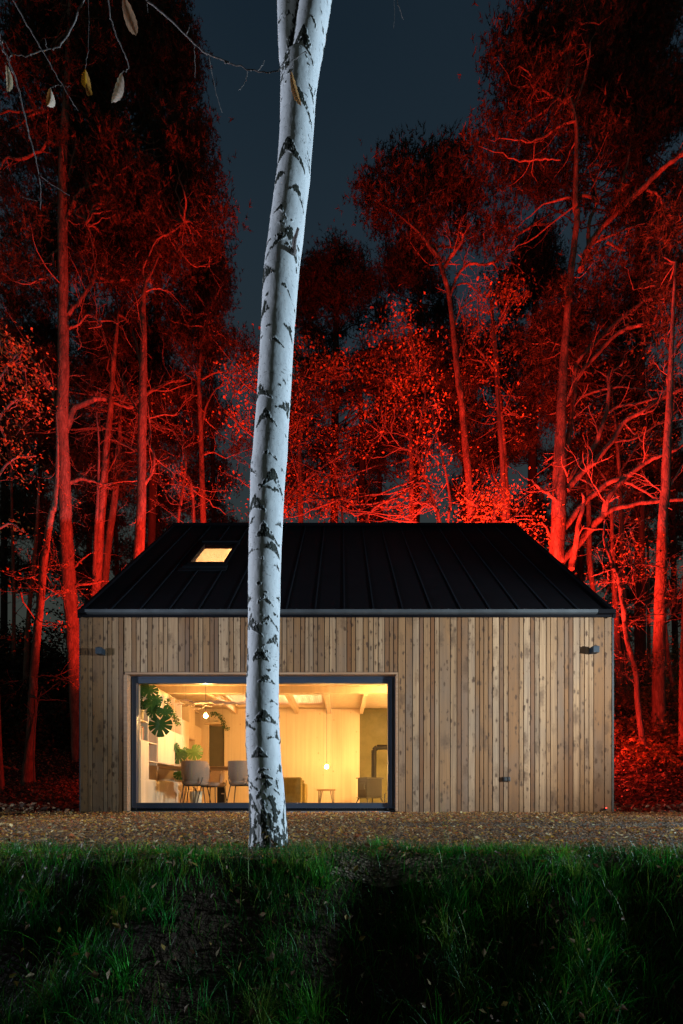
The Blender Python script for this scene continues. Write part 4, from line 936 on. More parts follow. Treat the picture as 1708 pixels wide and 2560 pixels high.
def birch_tube(ys_, cxs, rs, Yc, nth, geo, cap_top=False):
    """ys_ rows in photo px (dense), centre px, radius px"""
    th = np.linspace(-math.pi, math.pi, nth, endpoint=False)
    TH, YR = np.meshgrid(th, ys_); Rr = np.repeat(rs[:, None], nth, 1); Cc = np.repeat(cxs[:, None], nth, 1)
    U = Rr * TH; V = YR
    mark = np.zeros_like(U)
    nzz = vn.fbm(U / 9 + 50, V / 9, 4) - .47; nf = vn.fbm(U / 3 + 9, V / 7, 3) - .45
    def tosurf(p):
        c = np.interp(p[1], ys_, cxs); r = np.interp(p[1], ys_, rs); s = max(-.97, min(.97, (p[0] - c) / r))
        return np.array((r * math.asin(s), p[1]))
    def seg(pu, pv, a, b, w0, w1):
        d = b - a; L = d @ d + 1e-6; t = np.clip(((pu - a[0]) * d[0] + (pv - a[1]) * d[1]) / L, 0, 1)
        return np.hypot(pu - a[0] - d[0] * t, pv - a[1] - d[1] * t) - (w0 + (w1 - w0) * t)
    def tri(pu, pv, a, b, c):
        def e(p, q): return (q[0] - p[0]) * (pv - p[1]) - (q[1] - p[1]) * (pu - p[0])
        s1, s2, s3 = e(a, b), e(b, c), e(c, a); ins = ((s1 >= 0) & (s2 >= 0) & (s3 >= 0)) | ((s1 <= 0) & (s2 <= 0) & (s3 <= 0)); return ins
    def apply(lo, hi, fn):
        i0, i1 = np.searchsorted(ys_, lo - 14), np.searchsorted(ys_, hi + 14)
        if i1 <= i0: return
        pu, pv = U[i0:i1], V[i0:i1]; d = fn(pu, pv) + nzz[i0:i1] * 9 + nf[i0:i1] * 13
        m_ = np.clip(.12 - d / 3.2, 0, 1); mark[i0:i1] = np.maximum(mark[i0:i1], m_)
    for a, l, r_, w_, f in marks:
        a2, l2, r2 = tosurf(a), tosurf(l), tosurf(r_); B = a2 + ((l2 + r2) / 2 - a2) * f
        def fn(pu, pv):
            d = np.minimum(seg(pu, pv, a2, l2, w_ * .6, w_ * .2), seg(pu, pv, a2, r2, w_ * .6, w_ * .2))
            if f > .1: d = np.where(tri(pu, pv, a2, l2, B) | tri(pu, pv, a2, r2, B), -3.0, d)
            return d
        apply(min(a[1], l[1], r_[1]), max(a[1], l[1], r_[1]), fn)
    for pts, w_ in strips:
        q = [tosurf(p) for p in pts]
        for i in range(len(q) - 1):
            apply(min(q[i][1], q[i + 1][1]), max(q[i][1], q[i + 1][1]), lambda pu, pv: seg(pu, pv, q[i], q[i + 1], w_, w_))
    # the sides away from the camera: random chevrons of the same kind
    rg = np.random.default_rng(78)
    for _ in range(150):            # small dashes all round
        yy = rg.uniform(ys_[0], ys_[-1]); r = np.interp(yy, ys_, rs); u = r * rg.uniform(-3.1, 3.1); s = rg.uniform(1.5, 6); a2 = np.array((u - s, yy + rg.uniform(-1, 1))); l2 = np.array((u + s, yy + rg.uniform(-1, 2)))
        apply(yy, yy + 2, lambda pu, pv: seg(pu, pv, a2, l2, .9, .6) - 1.2)
    rg = np.random.default_rng(77)
    for _ in range(70):
        yy = rg.uniform(ys_[0], ys_[-1]); r = np.interp(yy, ys_, rs); u = r * rg.choice([-1, 1]) * rg.uniform(1.75, 3.1); s = rg.uniform(8, 24)
        a2, l2, r2 = np.array((u, yy)), np.array((u - s, yy + s * .8)), np.array((u + s, yy + s * .9)); f = rg.uniform(.3, .95); B = a2 + ((l2 + r2) / 2 - a2) * f
        apply(yy, yy + s, lambda pu, pv: np.where(tri(pu, pv, a2, l2, B) | tri(pu, pv, a2, r2, B), -3.0, np.minimum(seg(pu, pv, a2, l2, 2, 1), seg(pu, pv, a2, r2, 2, 1))))
    # rough corky bark growing up from the foot
    foot = np.clip((V - 2010) / 130, 0, 1); rough = vn.fbm(U / 9 + 3, V / 34, 4)
    mark = np.maximum(mark, np.clip((rough - (.62 - .20 * foot)) * 14, 0, 1) * (foot > 0))
    lent = np.clip((vn.fbm(U / 7 + 70, V / 1.6, 2) - .545) * 9, 0, 1) * .8; spk = np.clip((vn.fbm(U / 1.6, V / 1.6 + 30, 2) - .60) * 14, 0, 1) * .8
    thin = np.maximum(lent * (vn.fbm(U / 30, V / 40, 2) > .42), spk)
    px2m = Yc / F
    lump = (vn.fbm(U / 26 + 3, V / 60, 3) - .47) * 1.6 + (vn.fbm(U / 6, V / 10, 2) - .4) * .6
    dr = lump + mark * (1.0 + 3.0 * (vn.fbm(U / 2.4, V / 5, 3) - .4)) + foot * (vn.fbm(U / 10, V / 30, 3) - .45) * 9
    RR = Rr + dr
    X = (Cc + RR * np.sin(TH) - HX) * px2m; Z = EZ + (HY - YR) * px2m; Yw = Yc - RR * np.cos(TH) * px2m
    v = np.stack([X, Yw, Z], -1); m, n = v.shape[:2]
    i = np.arange(m - 1)[:, None] * n; j = np.arange(n)[None]; j2 = (j + 1) % n
    geo.add(v.reshape(-1, 3), np.stack([i + j, i + n + j, i + n + j2, i + j2], -1).reshape(-1, 4), mark=mark.ravel(), thin=thin.ravel())
bt = thing('birch_tree', 'white barked birch with black chevron scars standing before the cabin window', 'tree', tuple(P(671, 2140, YT) * np.array((1, 1, 0)) + np.array((0, 0, -.04))))
g = Geo()
ysd = np.arange(128, 2215, 1.7); c_ = (prof[:, 1] + prof[:, 2]) / 2; r_ = (prof[:, 2] - prof[:, 1]) / 2
rs = np.interp(ysd, prof[:, 0], r_) - 0.6; cs = np.interp(ysd, prof[:, 0], c_); rs = rs * np.where(ysd < 200, .35 + .65 * sstep(128, 200, ysd), 1)
birch_tube(ysd, cs, rs, YT, 150, g)
ysd = np.arange(-900, 330, 2.2)
birch_tube(ysd, np.interp(ysd, [-900, -80, 0, 89, 149, 250, 330], [640, 713, 722, 720, 722, 738, 745]), np.interp(ysd, [-900, -80, 0, 89, 149, 250, 330], [22, 28, 29, 25, 24, 26, 20]), YT + .02, 90, g)
birch_tube(ysd, np.interp(ysd, [-900, -80, 0, 89, 149, 250, 330], [860, 800, 790.5, 776, 766.5, 752, 745]), np.interp(ysd, [-900, -80, 0, 89, 149, 250, 330], [28, 37, 38.5, 38, 36.5, 35, 26]), YT - .01, 100, g)
m = MT('birch_bark', .62, .35)
mkx = m.attr('mark'); thx = m.attr('thin')
n1 = m.noise(1, 5, .6, m.vec((30, 30, 9))); n2 = m.noise(1, 4, .7, m.vec((9, 9, 3.5))); n3 = m.noise(1, 5, .75, m.vec((170, 170, 60)))
c = m.ramp(n2, (.3, (.56, .57, .57)), (.5, (.70, .71, .70)), (.72, (.78, .77, .75)))
c = m.mix(m.sramp(n1, .55, .75, 0, .35), c, (.50, .46, .42))
c = m.mix(thx, c, (.12, .11, .10))
dark = m.ramp(n3, (.3, (.010, .012, .008)), (.55, (.035, .04, .028)), (.75, (.13, .13, .10)))
c = m.mix(m.sramp(mkx, .3, .6), c, dark); m.col(c)
hh = m.math('ADD', m.math('MULTIPLY', n3, m.math('ADD', mkx, .12)), m.math('MULTIPLY', n1, .2)); m.bump(hh, .006, .7)
g.build('trunk', m.m, bt, smooth=True)
# broken snag on the trunk
g = Geo(); p = [P(*z7((640, 225))[0], YT - .10), P(*z7((655, 130))[0], YT - .13), P(*z7((683, 38))[0], YT - .16)]
g.tube(wig(p, 4, .001), np.linspace(.011, .0065, 9), 9); g.lathe(P(*z7((640, 245))[0], YT - .085), [(0, -.014), (.016, -.008), (.018, .002), (.012, .012), (0, .014)], 10); g.build('branch_stub', M['twig'], bt, smooth=True)
# ------------------------------------------------------------------ near twigs hanging in from above
zE, zL = T(0, 0, 2.529), T(400, 0, 3.409)
def twigline(geo, z, pts, w0, w1, Yq, slope=0.0, ext=None):
    q = z(*pts); p = [P(a, b, Yq + slope * k) for k, (a, b) in enumerate(q)]
    if ext: p = [p[0] + np.array(ext)] + p
    pp = wig(p, 4, .0012); r = np.linspace(w0, w1, len(pp)); geo.tube(pp, r, 6)
    for k in range(3, len(pp) - 1, 5): geo.lathe(pp[k] + np.array((0, 0, -.002)), [(0, -.003), (r[k] * 1.7, 0), (0, .005)], 5)
    return pp
def hleaf(tw, z, a, b, wd, Yq, cA, cB, fold, turn=0.0, lab=None):
    (ax, ay), (bx, by) = z(a, b); A = P(ax, ay, Yq); B = P(bx, by, Yq + .01); ax_ = unit(B - A); L = np.linalg.norm(B - A)
    sd = unit(np.cross(ax_, np.array((math.sin(turn), -math.cos(turn), 0.0)))); nr = np.cross(ax_, sd)
    K, J = 17, 9; G = np.zeros((K, J, 3)); C = np.zeros((K, J, 3)); wm = wd * .42; cA = np.array(cA) * (1.15, 1.0, .78); cB = np.array(cB) * (1.15, 1.0, .78)
    for i in range(K):
        t = i / (K - 1); hw = wm * (math.sin(math.pi * t ** .85) ** .75 if 0 < t < 1 else 0) * (1 + .06 * math.sin(t * 40))
        for j in range(J):
            s_ = (j / (J - 1) - .5) * 2
            G[i, j] = A + ax_ * (L * t) + sd * hw * s_ + nr * (abs(s_) ** 1.3 * hw * fold + .010 * math.sin(t * 3.1)) + nr * .0012 * math.sin(t * 42 - abs(s_) * 3)
            rib = max(0, math.sin(t * 42 - abs(s_) * 3)) ** 6
            C[i, j] = (np.array(cA) if s_ < 0 else np.array(cB)) * (1 - .3 * rib) * (1.15 if abs(s_) < .1 else 1)
    g = Geo(); g.grid(G, col=C.reshape(-1, 3)); lf = g.build('leaf', M['hangleaf'], tw, smooth=True)
    if lab: lf['label'] = lab
GRP = 'bare twigs hanging in from above the frame'
YQ = 1.5
t = thing('hanging_twig', 'longest bare twig trailing down the far left with a pale leaf at its side', 'twig', tuple(P(0, 20, YQ)))
g = Geo(); twigline(g, zE, [(-40, 60), (0, 240), (15, 290), (60, 400), (105, 510), (140, 650), (180, 830), (215, 960), (245, 1095), (260, 1200), (255, 1325)], .0034, .0010, YQ, 0, (-.05, 0, .3))
twigline(g, zE, [(245, 1100), (330, 1170), (440, 1235)], .0012, .0006, YQ); twigline(g, zE, [(250, 1265), (190, 1262), (140, 1245)], .0010, .0006, YQ); twigline(g, zE, [(55, 385), (35, 400), (40, 408)], .001, .0008, YQ); g.build('stem', M['twig'], t, smooth=True)
hleaf(t, zE, (40, 405), (45, 580), .028, YQ, (.42, .42, .34), (.48, .46, .38), .4)
t = thing('hanging_twig', 'bare twig curving like a hook across the upper left corner', 'twig', tuple(P(210, -20, YQ)))
g = Geo(); twigline(g, zE, [(535, -10), (490, 90), (430, 220), (375, 290), (290, 320), (160, 355), (70, 345), (20, 250)], .0022, .0012, YQ, 0, (.03, 0, .3)); twigline(g, zE, [(295, 315), (285, 245)], .001, .0006, YQ); twigline(g, zE, [(70, 350), (60, 385)], .001, .0006, YQ); g.build('stem', M['twig'], t, smooth=True)
t = thing('hanging_twig', 'dark twig slanting down the upper left with a folded brown and white leaf', 'twig', tuple(P(30, -20, YQ + .1)))
g = Geo(); twigline(g, zE, [(80, -5), (150, 120), (230, 260), (300, 370), (370, 500), (440, 620), (495, 700)], .0020, .0009, YQ + .1, 0, (-.06, 0, .3)); twigline(g, zE, [(380, 540), (410, 545), (445, 550)], .001, .0006, YQ + .1); twigline(g, zE, [(372, 535), (340, 548), (318, 556)], .001, .0008, YQ + .1); g.build('stem', M['twig'], t, smooth=True)
hleaf(t, zE, (318, 556), (298, 668), .036, YQ + .1, (.60, .56, .54), (.34, .17, .04), .5, .3)
t = thing('hanging_twig', 'fine twig ending in a bright white dead leaf left of the dark pine', 'twig', tuple(P(270, -20, YQ)))
g = Geo(); twigline(g, zE, [(680, -5), (700, 110), (735, 230), (790, 340), (815, 430)], .0020, .0014, YQ, 0, (0, 0, .3)); twigline(g, zE, [(815, 432), (790, 445), (770, 462)], .0012, .0009, YQ); g.build('stem', M['twig'], t, smooth=True)
hleaf(t, zE, (772, 458), (706, 648), .036, YQ, (.66, .60, .60), (.60, .60, .54), .2, .2)
t = thing('hanging_twig', 'twig out of frame holding the large pinkish brown leaf at the top', 'twig', tuple(P(305, -60, YQ)))
g = Geo(); g.tube([P(300, -60, YQ) + np.array((-.02, 0, .25)), P(303, -50, YQ), P(306, -12, YQ)], .0012, 6); g.build('stem', M['twig'], t, smooth=True)
hleaf(t, zE, (775, -40), (860, 222), .046, YQ, (.30, .20, .15), (.40, .28, .22), .35)
t = thing('hanging_twig', 'thin dark twig holding two overlapping orange leaves', 'twig', tuple(P(214, 170, YQ + .2)))
g = Geo(); twigline(g, zE, [(560, 300), (548, 380), (541, 436)], .0007, .0006, YQ + .2, 0, (.0, 0, .4)); g.build('stem', M['twig'], t, smooth=True)
hleaf(t, zE, (541, 436), (548, 560), .040, YQ + .2, (.22, .11, .015), (.42, .25, .02), .5, .5); hleaf(t, zE, (545, 525), (568, 602), .028, YQ + .2, (.22, .12, .02), (.20, .10, .02), .3)
YR_ = 1.75
t = thing('hanging_twig', 'long budded twig crossing in front of the birch fork with a striped tan leaf', 'twig', tuple(P(372, 4, YR_)))
g = Geo(); twigline(g, lambda *p: zE(*p[:6]) + zL(*p[6:]), [(940, 10), (1060, 110), (1180, 230), (1280, 320), (1330, 350), (1450, 397), (560, 530), (740, 590), (880, 615), (1000, 600), (1100, 545), (1160, 495), (1235, 440)], .0030, .0010, YR_, 0, (-.25, 0, .25))
for q in ([(295, 395), (300, 560), (298, 660)], [(420, 485), (440, 600), (480, 800), (530, 960)], [(745, 590), (735, 690), (700, 735), (670, 770)], [(835, 600), (870, 555), (895, 515)], [(225, 310), (250, 230)], [(1020, 590), (1060, 530), (1110, 470)], [(1235, 440), (1250, 445), (1255, 460)], [(1140, 510), (1125, 560), (1115, 600)]):
    twigline(g, zL, q, .0014, .0009, YR_)
twigline(g, zE, [(930, 0), (935, 80)], .001, .0008, YR_); g.build('stem', M['twig'], t, smooth=True)
hleaf(t, z6, (495, 590), (582, 888), .032, YR_, (.36, .22, .10), (.42, .28, .14), .5, .2)
t = thing('hanging_twig', 'tip of a dark twig with small buds at the top right of the birch', 'twig', tuple(P(992, -20, YR_)))
g = Geo(); zD = T(860, 0, 1.849); twigline(g, zD, [(235, -30), (250, 20), (262, 55), (275, 90)], .0012, .0008, YR_, 0, (-.02, 0, .3)); twigline(g, zD, [(230, -30), (236, 60), (230, 130)], .0007, .0006, YR_); g.build('stem', M['twig'], t, smooth=True)
# ------------------------------------------------------------------ forest
A_, B_, C3, F4, G5, TR, TL = T(0, 500, 2.45), T(1100, 500, 2.579), T(640, 650, 2.613), T(0, 1280, 2.865), T(1480, 1280, 2.864), T(860, 0, 1.849), T(0, 0, 2.529)
def tr(z, sc, *p):        # traced polyline -> (px, py, width px)
    return [(*z((a, b))[0], w_ / sc) for a, b, w_ in p]
fA = lambda *p: tr(A_, 2.45, *p); fB = lambda *p: tr(B_, 2.579, *p); fC = lambda *p: tr(C3, 2.613, *p); fF = lambda *p: tr(F4, 2.865, *p)
fG = lambda *p: tr(G5, 2.864, *p); fT = lambda *p: tr(TR, 1.849, *p); fL = lambda *p: tr(TL, 2.529, *p); fP = lambda *p: list(p)
def catmull(p, k=4):
    p = np.array(p, float); q = np.vstack([2 * p[0] - p[1], p, 2 * p[-1] - p[-2]]); out = []
    for i in range(1, len(q) - 2):
        for t in np.arange(k) / k:
            out.append(.5 * ((2 * q[i]) + (-q[i - 1] + q[i + 1]) * t + (2 * q[i - 1] - 5 * q[i] + 4 * q[i + 1] - q[i + 2]) * t * t + (-q[i - 1] + 3 * q[i] - 3 * q[i + 1] + q[i + 2]) * t ** 3))
    out.append(p[-1]); return np.array(out)
def grow(geo, p, d, L, r, lvl, rg, tips, up=.15, kink=.35):
    n = max(4, int(L / .16)); pts = [p]; dd = unit(d)
    for k in range(n):
        dd = unit(dd + rg.normal(0, kink * .5, 3) + np.array((0, 0, up * .3))); pts.append(pts[-1] + dd * L / n)
    pts = np.array(pts); rr = np.linspace(r, max(.004, r * .3), n + 1); geo.tube(pts, rr, 5 if r > .02 else 4, False)
    if lvl > 0:
        for k in range(rg.integers(2, 5)):
            i = rg.integers(max(1, n // 4), n); nd = unit(unit(pts[i] - pts[i - 1]) + rg.normal(0, .75, 3)); grow(geo, pts[i], nd, L * rg.uniform(.35, .65), rr[i] * .6, lvl - 1, rg, tips, up, kink)
    tips.append(pts[-1])
NEED = [(.055, .045, .020), (.040, .036, .017), (.080, .056, .026), (.026, .026, .013)]
LEAF = [(.26, .13, .045), (.36, .19, .055), (.18, .10, .04), (.46, .25, .07), (.22, .16, .05)]
def needles(geo, c, rc, nt, rg, size=1.0):
    """clumps of upright brush-like shoots round centres c"""
    m = len(c); ctr = np.repeat(c, nt, axis=0) + rg.normal(0, 1, (m * nt, 3)) * np.repeat(np.broadcast_to(rc, m), nt)[:, None] * np.array((.55, .55, .38))
    n = len(ctr); ax = unit(rg.normal(0, .45, (n, 3)) + np.array((0, 0, .85))); K = 9; Lx = rg.uniform(.10, .26, n)[:, None] * size
    base = np.repeat(ctr, K, axis=0) + np.repeat(ax * Lx, K, axis=0) * rg.random((n * K, 1)); d = unit(np.repeat(ax, K, axis=0) * .9 + rg.normal(0, .6, (n * K, 3)))
    s = unit(np.cross(d, rg.normal(size=(n * K, 3)))) * rg.uniform(.010, .017, (n * K, 1)) * size; L = rg.uniform(.09, .17, (n * K, 1)) * size
    v = np.stack([base - s, base + s, base + d * L], 1).reshape(-1, 3); col = np.repeat(pick(NEED, n, rg), K * 3, axis=0)
    geo.add(v, np.arange(len(v)).reshape(-1, 3), col=col)
def leafspray(geo, c, n, rg, size, cols, spread=.32, flat=.35):
    m = len(c); ctr = np.repeat(c, n, axis=0) + rg.normal(0, spread, (m * n, 3)) * np.array((1, 1, flat)) ; k = len(ctr)
    nr = unit(rg.normal(0, .75, (k, 3)) + np.array((0, -.15, .7))); L = rg.uniform(.6, 1.25, k) * size
    flakes(geo, ctr, L, L * rg.uniform(.45, .7, k), pick(cols, k, rg), nr, .14, rg)
def tree(name, label, Y, trunk, branches=(), pine=(), leafy=(), bark='pine_bark', seed=1, twigs=1.0, group=None, nd=1.75, ld=1.5, cols=LEAF, lsize=.13, bare=0, extend=True, nsize=1.22, yj=1.1, drift=(-.12, .5), cyo=None):
    cyo = (.9 if pine else .25) if cyo is None else cyo
    rg = np.random.default_rng(seed); g = Geo(); paths = []; tips = []
    tk = list(trunk); (x0, y0, w0), (x1, y1, w1) = tk[0], tk[1]
    if extend:                  # carry the trunk down to the ground
        sl = (x0 - x1) / max(20, (y0 - y1)); yy, xx = y0, x0
        for _ in range(60):
            p = P(xx, yy, Y)
            if p[2] < fz(p[0], Y) - .15: break
            yy += 25; xx += sl * 25 * .6
        if yy > y0 + 5: tk = [(xx, yy, w0 * 1.2)] + tk
    c = catmull(tk, 5); n = len(c)
    wob = np.cumsum(rg.normal(0, .02, n)); Ys = Y + wob
    p = np.array([P(a, b, yq) for (a, b, _), yq in zip(c, Ys)]); rad = np.maximum(c[:, 2], 1.0) / 2 / F * Y
    p += rg.normal(0, 1, p.shape) * (rad[:, None] * .04); g.tube(p, rad, 14)
    paths += [(a, b, yq, q, r) for (a, b, _), yq, q, r in zip(c, Ys, p, rad)]
    base = p[0].copy()
    for br in branches:
        pa = np.array([(q[0], q[1]) for q in paths]); i = np.argmin(np.hypot(pa[:, 0] - br[0][0], pa[:, 1] - br[0][1])); ys0 = paths[i][2]
        c = catmull(br, 4); n = len(c); seglen = np.concatenate([[0], np.cumsum(np.hypot(*np.diff(c[:, :2], axis=0).T))]) / F * Y
        Yb = ys0 + seglen * rg.uniform(*drift) + np.cumsum(rg.normal(0, .03, n)) * (np.arange(n) > 0)
        q = np.array([P(a, b, yq) for (a, b, _), yq in zip(c, Yb)]); rr = np.maximum(c[:, 2], 1.4) / 2 / F * Y; q[1:] += rg.normal(0, .012, q[1:].shape)
        g.tube(q, rr, 8); paths += [(a, b, yq, qq, r) for (a, b, _), yq, qq, r in zip(c, Yb, q, rr)]
        for k in range(2, n):
            if rg.random() < .38 * twigs:
                tg = unit(q[k] - q[k - 1]); grow(g, q[k], unit(tg + rg.normal(0, .9, 3)), rg.uniform(.35, 1.3), max(.008, rr[k] * .35), 1, rg, tips)
        tips.append(q[-1])
    PP = np.array([q[3] for q in paths]); RRr = np.array([q[4] for q in paths])
    for k in range(int(bare)):
        i = rg.integers(3, len(paths)); grow(g, PP[i], unit(rg.normal(0, 1, 3) * np.array((1, .6, .5)) + np.array((0, 0, .35))), rg.uniform(.6, 2.2), max(.012, RRr[i] * .22), 2, rg, tips)
    def link(c):
        lo = PP[:, 2] < c[2] + .3; idx = np.where(lo)[0] if lo.any() else np.arange(len(PP)); i = idx[np.argmin(np.linalg.norm(PP[idx] - c, axis=1))]
        a = PP[i]; L = np.linalg.norm(c - a)
        if L < .3 or L > 8: return
        mid = (a + c) / 2 + np.array((0, 0, -.12 * L)) + rg.normal(0, .10 * L, 3); pts = catmull([a, mid, c], 4); pts[1:-1] += rg.normal(0, .03 * L, pts[1:-1].shape) * .5
        g.tube(pts, np.linspace(min(.05, .010 * L + .012), .006, len(pts)), 4, False)
    cg = Geo(); has = False
    def sample(b, dens, cell):
        bx_, by_, rx, ry = b[:4]; k = b[4] if len(b) > 4 else 1.0; n = max(3, int(math.pi * rx * ry * (Y / F) ** 2 / cell * dens * k)); out = []
        a = rg.uniform(0, 2 * math.pi, n); r = np.sqrt(rg.random(n)) * rg.uniform(.8, 1.12, n)
        return np.array([P(bx_ + rx * r[i] * math.cos(a[i]), by_ + ry * r[i] * math.sin(a[i]), Y + cyo + rg.normal(0, yj * .7)) for i in range(n)])
    for b in pine:
        c = sample(b, nd, .42)
        for q in c[:: 2]: link(q)
        needles(cg, c, rg.uniform(.35, .62, len(c)) * nsize, 46, rg, nsize); has = True
    for b in leafy:
        c = sample(b, ld, .30)
        for q in c[:: 2]: link(q)
        leafspray(cg, c, 19, rg, lsize, cols); has = True
    if leafy and len(tips) > 3:
        leafspray(cg, np.array(tips)[:: 2], 3, rg, lsize, cols, .15)
    t = thing(name, label, 'tree', tuple(base), group)
    g.build('trunk', M[bark], t, smooth=True)
    if has: cg.build('crown', M['needles'] if pine else M['leaves'], t)
    return t
# --- left of the cabin
tree('pine_tree', 'largest red lit tree at the left whose trunk passes just behind the cabin corner', 18.0,
  fF((600, 2300, 100), (575, 1800, 98), (545, 1200, 96), (530, 900, 94), (512, 700, 92), (490, 400, 90), (478, 200, 86), (468, 0, 84)) + fA((392, 1600, 68), (382, 1400, 66), (388, 1000, 62), (388, 700, 58), (386, 400, 56), (384, 100, 52)) + fL((400, 1000, 48), (420, 600, 40), (440, 200, 30), (450, -200, 20)),
  [fA((400, 1410, 40), (430, 1340, 36), (460, 1275, 30), (540, 1240, 28), (620, 1215, 24), (720, 1250, 17), (800, 1272, 17), (850, 1225, 20), (930, 1170, 18), (1030, 1120, 14), (1130, 1100, 7)),
   fA((620, 1215, 12), (615, 1180, 9), (608, 1150, 5)), fA((660, 1212, 12), (710, 1210, 11), (755, 1235, 10), (770, 1160, 10), (750, 1080, 8), (775, 1030, 6), (740, 965, 4)), fA((930, 1170, 9), (1040, 1165, 7), (1170, 1125, 4)),
   fA((390, 1790, 28), (420, 1740, 24), (500, 1710, 20), (560, 1720, 14), (640, 1740, 12), (740, 1725, 9), (840, 1720, 5)), fA((500, 1710, 9), (490, 1670, 7), (540, 1690, 4)), fA((630, 1742, 8), (600, 1765, 6), (560, 1745, 4)),
   fA((350, 1280, 24), (325, 1190, 19), (300, 1120, 18), (240, 1030, 16), (185, 950, 12), (185, 860, 7)), fA((390, 1790, 16), (330, 1720, 10), (270, 1675, 6)),
   fA((420, 705, 22), (470, 640, 18), (530, 560, 18), (572, 495, 14), (595, 468, 15), (650, 490, 16), (710, 497, 18), (780, 455, 18), (805, 430, 16), (820, 360, 14), (860, 300, 7)), fA((710, 495, 12), (790, 488, 10), (860, 482, 9), (960, 512, 5)),
   fA((425, 790, 13), (490, 760, 10), (540, 700, 8), (620, 765, 6), (540, 785, 4)), fA((470, 765, 9), (482, 840, 8), (500, 890, 6), (480, 915, 4)), fA((405, 285, 16), (340, 315, 13), (325, 365, 10), (350, 460, 5)),
   fA((400, 190, 22), (412, 110, 20), (440, 60, 16)) + fL((465, 1300, 24), (500, 1230, 22), (540, 1190, 16), (620, 1165, 12), (710, 1185, 11), (760, 1130, 9), (785, 1090, 5)), fL((540, 1190, 12), (556, 1110, 10), (550, 1030, 5)), fL((620, 1165, 7), (636, 1050, 4)),
   fL((435, 1140, 15), (462, 1000, 12), (485, 880, 6)), fL((462, 995, 11), (350, 912, 13), (310, 892, 15), (255, 955, 13), (130, 1005, 14), (40, 1000, 10), (0, 1075, 7)), fL((310, 890, 8), (300, 780, 7), (305, 700, 4)), fL((255, 960, 7), (350, 965, 6), (380, 960, 3)),
   fF((525, 555, 30), (560, 522, 22), (660, 512, 18), (745, 490, 13)), fF((495, 525, 24), (440, 420, 20), (390, 320, 16), (355, 240, 9)), fF((510, 670, 16), (470, 590, 12), (415, 520, 7)), fF((555, 695, 12), (600, 660, 5)), fF((530, 395, 14), (600, 330, 12), (655, 295, 7)), fF((460, 90, 14), (440, 40, 12), (445, -30, 8)),
   fA((410, 1300, 10), (440, 1230, 9), (400, 1140, 8), (385, 1120, 6), (430, 1075, 8), (520, 1075, 4)), fP((480, 560, 9), (440, 600, 6), (400, 640, 5), (360, 660, 3)), fP((300, 340, 7), (330, 420, 6), (380, 480, 5))],
  pine=[(120, 130, 160, 150, .9), (330, 420, 160, 120, 1.0), (230, 620, 130, 90, .8), (60, 620, 90, 110, .8), (330, 640, 120, 90, .9), (250, 300, 140, 120, .8), (180, 20, 200, 80, .9), (40, 330, 60, 60, .6)], seed=21)
tree('pine_tree', 'straight pine rising behind the left roof slope with a crooked limb at its right side', 17.4,
  fA((850, 2190, 60), (865, 1900, 54), (870, 1500, 50), (874, 1250, 48), (878, 1000, 42), (880, 800, 36), (876, 650, 30), (890, 520, 20), (930, 440, 12), (980, 330, 8)),
  [fA((885, 1740, 20), (920, 1690, 18), (945, 1620, 18), (938, 1540, 18), (900, 1480, 15), (860, 1440, 7)), fA((895, 1500, 12), (918, 1440, 13), (918, 1360, 13), (905, 1250, 7)), fA((885, 1370, 12), (830, 1270, 11), (775, 1180, 10), (730, 1075, 5)),
   fA((868, 1045, 18), (850, 960, 16), (835, 880, 14), (812, 800, 8)), fA((880, 850, 16), (862, 770, 14), (845, 700, 10), (800, 660, 5)), fA((918, 1335, 8), (1000, 1315, 8), (1060, 1318, 8), (1085, 1300, 5)), fA((845, 1550, 9), (760, 1500, 8), (680, 1465, 4)), fA((842, 2060, 15), (845, 1990, 12), (885, 1920, 5)),
   fA((880, 560, 8), (960, 540, 7), (1040, 560, 4)), fA((900, 500, 9), (880, 420, 8), (960, 250, 8), (1050, 200, 9), (1130, 130, 5)), fA((1050, 210, 6), (1120, 330, 7), (1180, 400, 6), (1280, 410, 4)), fA((600, 440, 6), (570, 330, 6), (560, 230, 5), (530, 140, 3))],
  pine=[(430, 400, 110, 110, .8), (490, 520, 80, 90, .9), (410, 580, 110, 70, .8), (350, 520, 90, 70, .6), (540, 560, 35, 50, .7), (470, 640, 80, 40, .6)], seed=22)
tree('pine_tree', 'red lit trunk between the two nearest pines at the left, thin limbs at its foot', 19.2,
  fA((600, 2220, 52), (625, 1900, 44), (650, 1550, 38), (665, 1400, 34), (680, 1250, 30), (692, 1050, 28), (705, 900, 24), (715, 820, 20), (722, 700, 12)),
  [fA((640, 1700, 10), (700, 1600, 7), (715, 1500, 4)), fA((655, 1500, 9), (620, 1400, 7), (600, 1290, 4)), fA((690, 1000, 9), (640, 850, 7), (600, 740, 4))],
  pine=[(290, 760, 60, 50, .6), (270, 830, 70, 40, .35)], seed=23, bare=5)
tree('young_tree', 'slender sapling close beside the middle left trunk', 18.6, fA((580, 2200, 20), (600, 1800, 16), (606, 1500, 11), (590, 1300, 6)), seed=24, bare=9, bark='smooth_bark')
tree('pine_tree', 'dim red trunk standing deeper in the wood between the left pines', 23.0, fA((655, 2200, 40), (700, 1850, 36), (725, 1600, 30), (735, 1400, 20), (740, 1200, 12)), pine=[(280, 1000, 90, 80, .6), (330, 880, 90, 80, .8), (200, 900, 110, 80, .7), (60, 1000, 90, 80, .6), (420, 990, 60, 60, .6), (250, 1180, 100, 80, .5), (400, 1120, 60, 80, .5)], seed=25, bare=5)
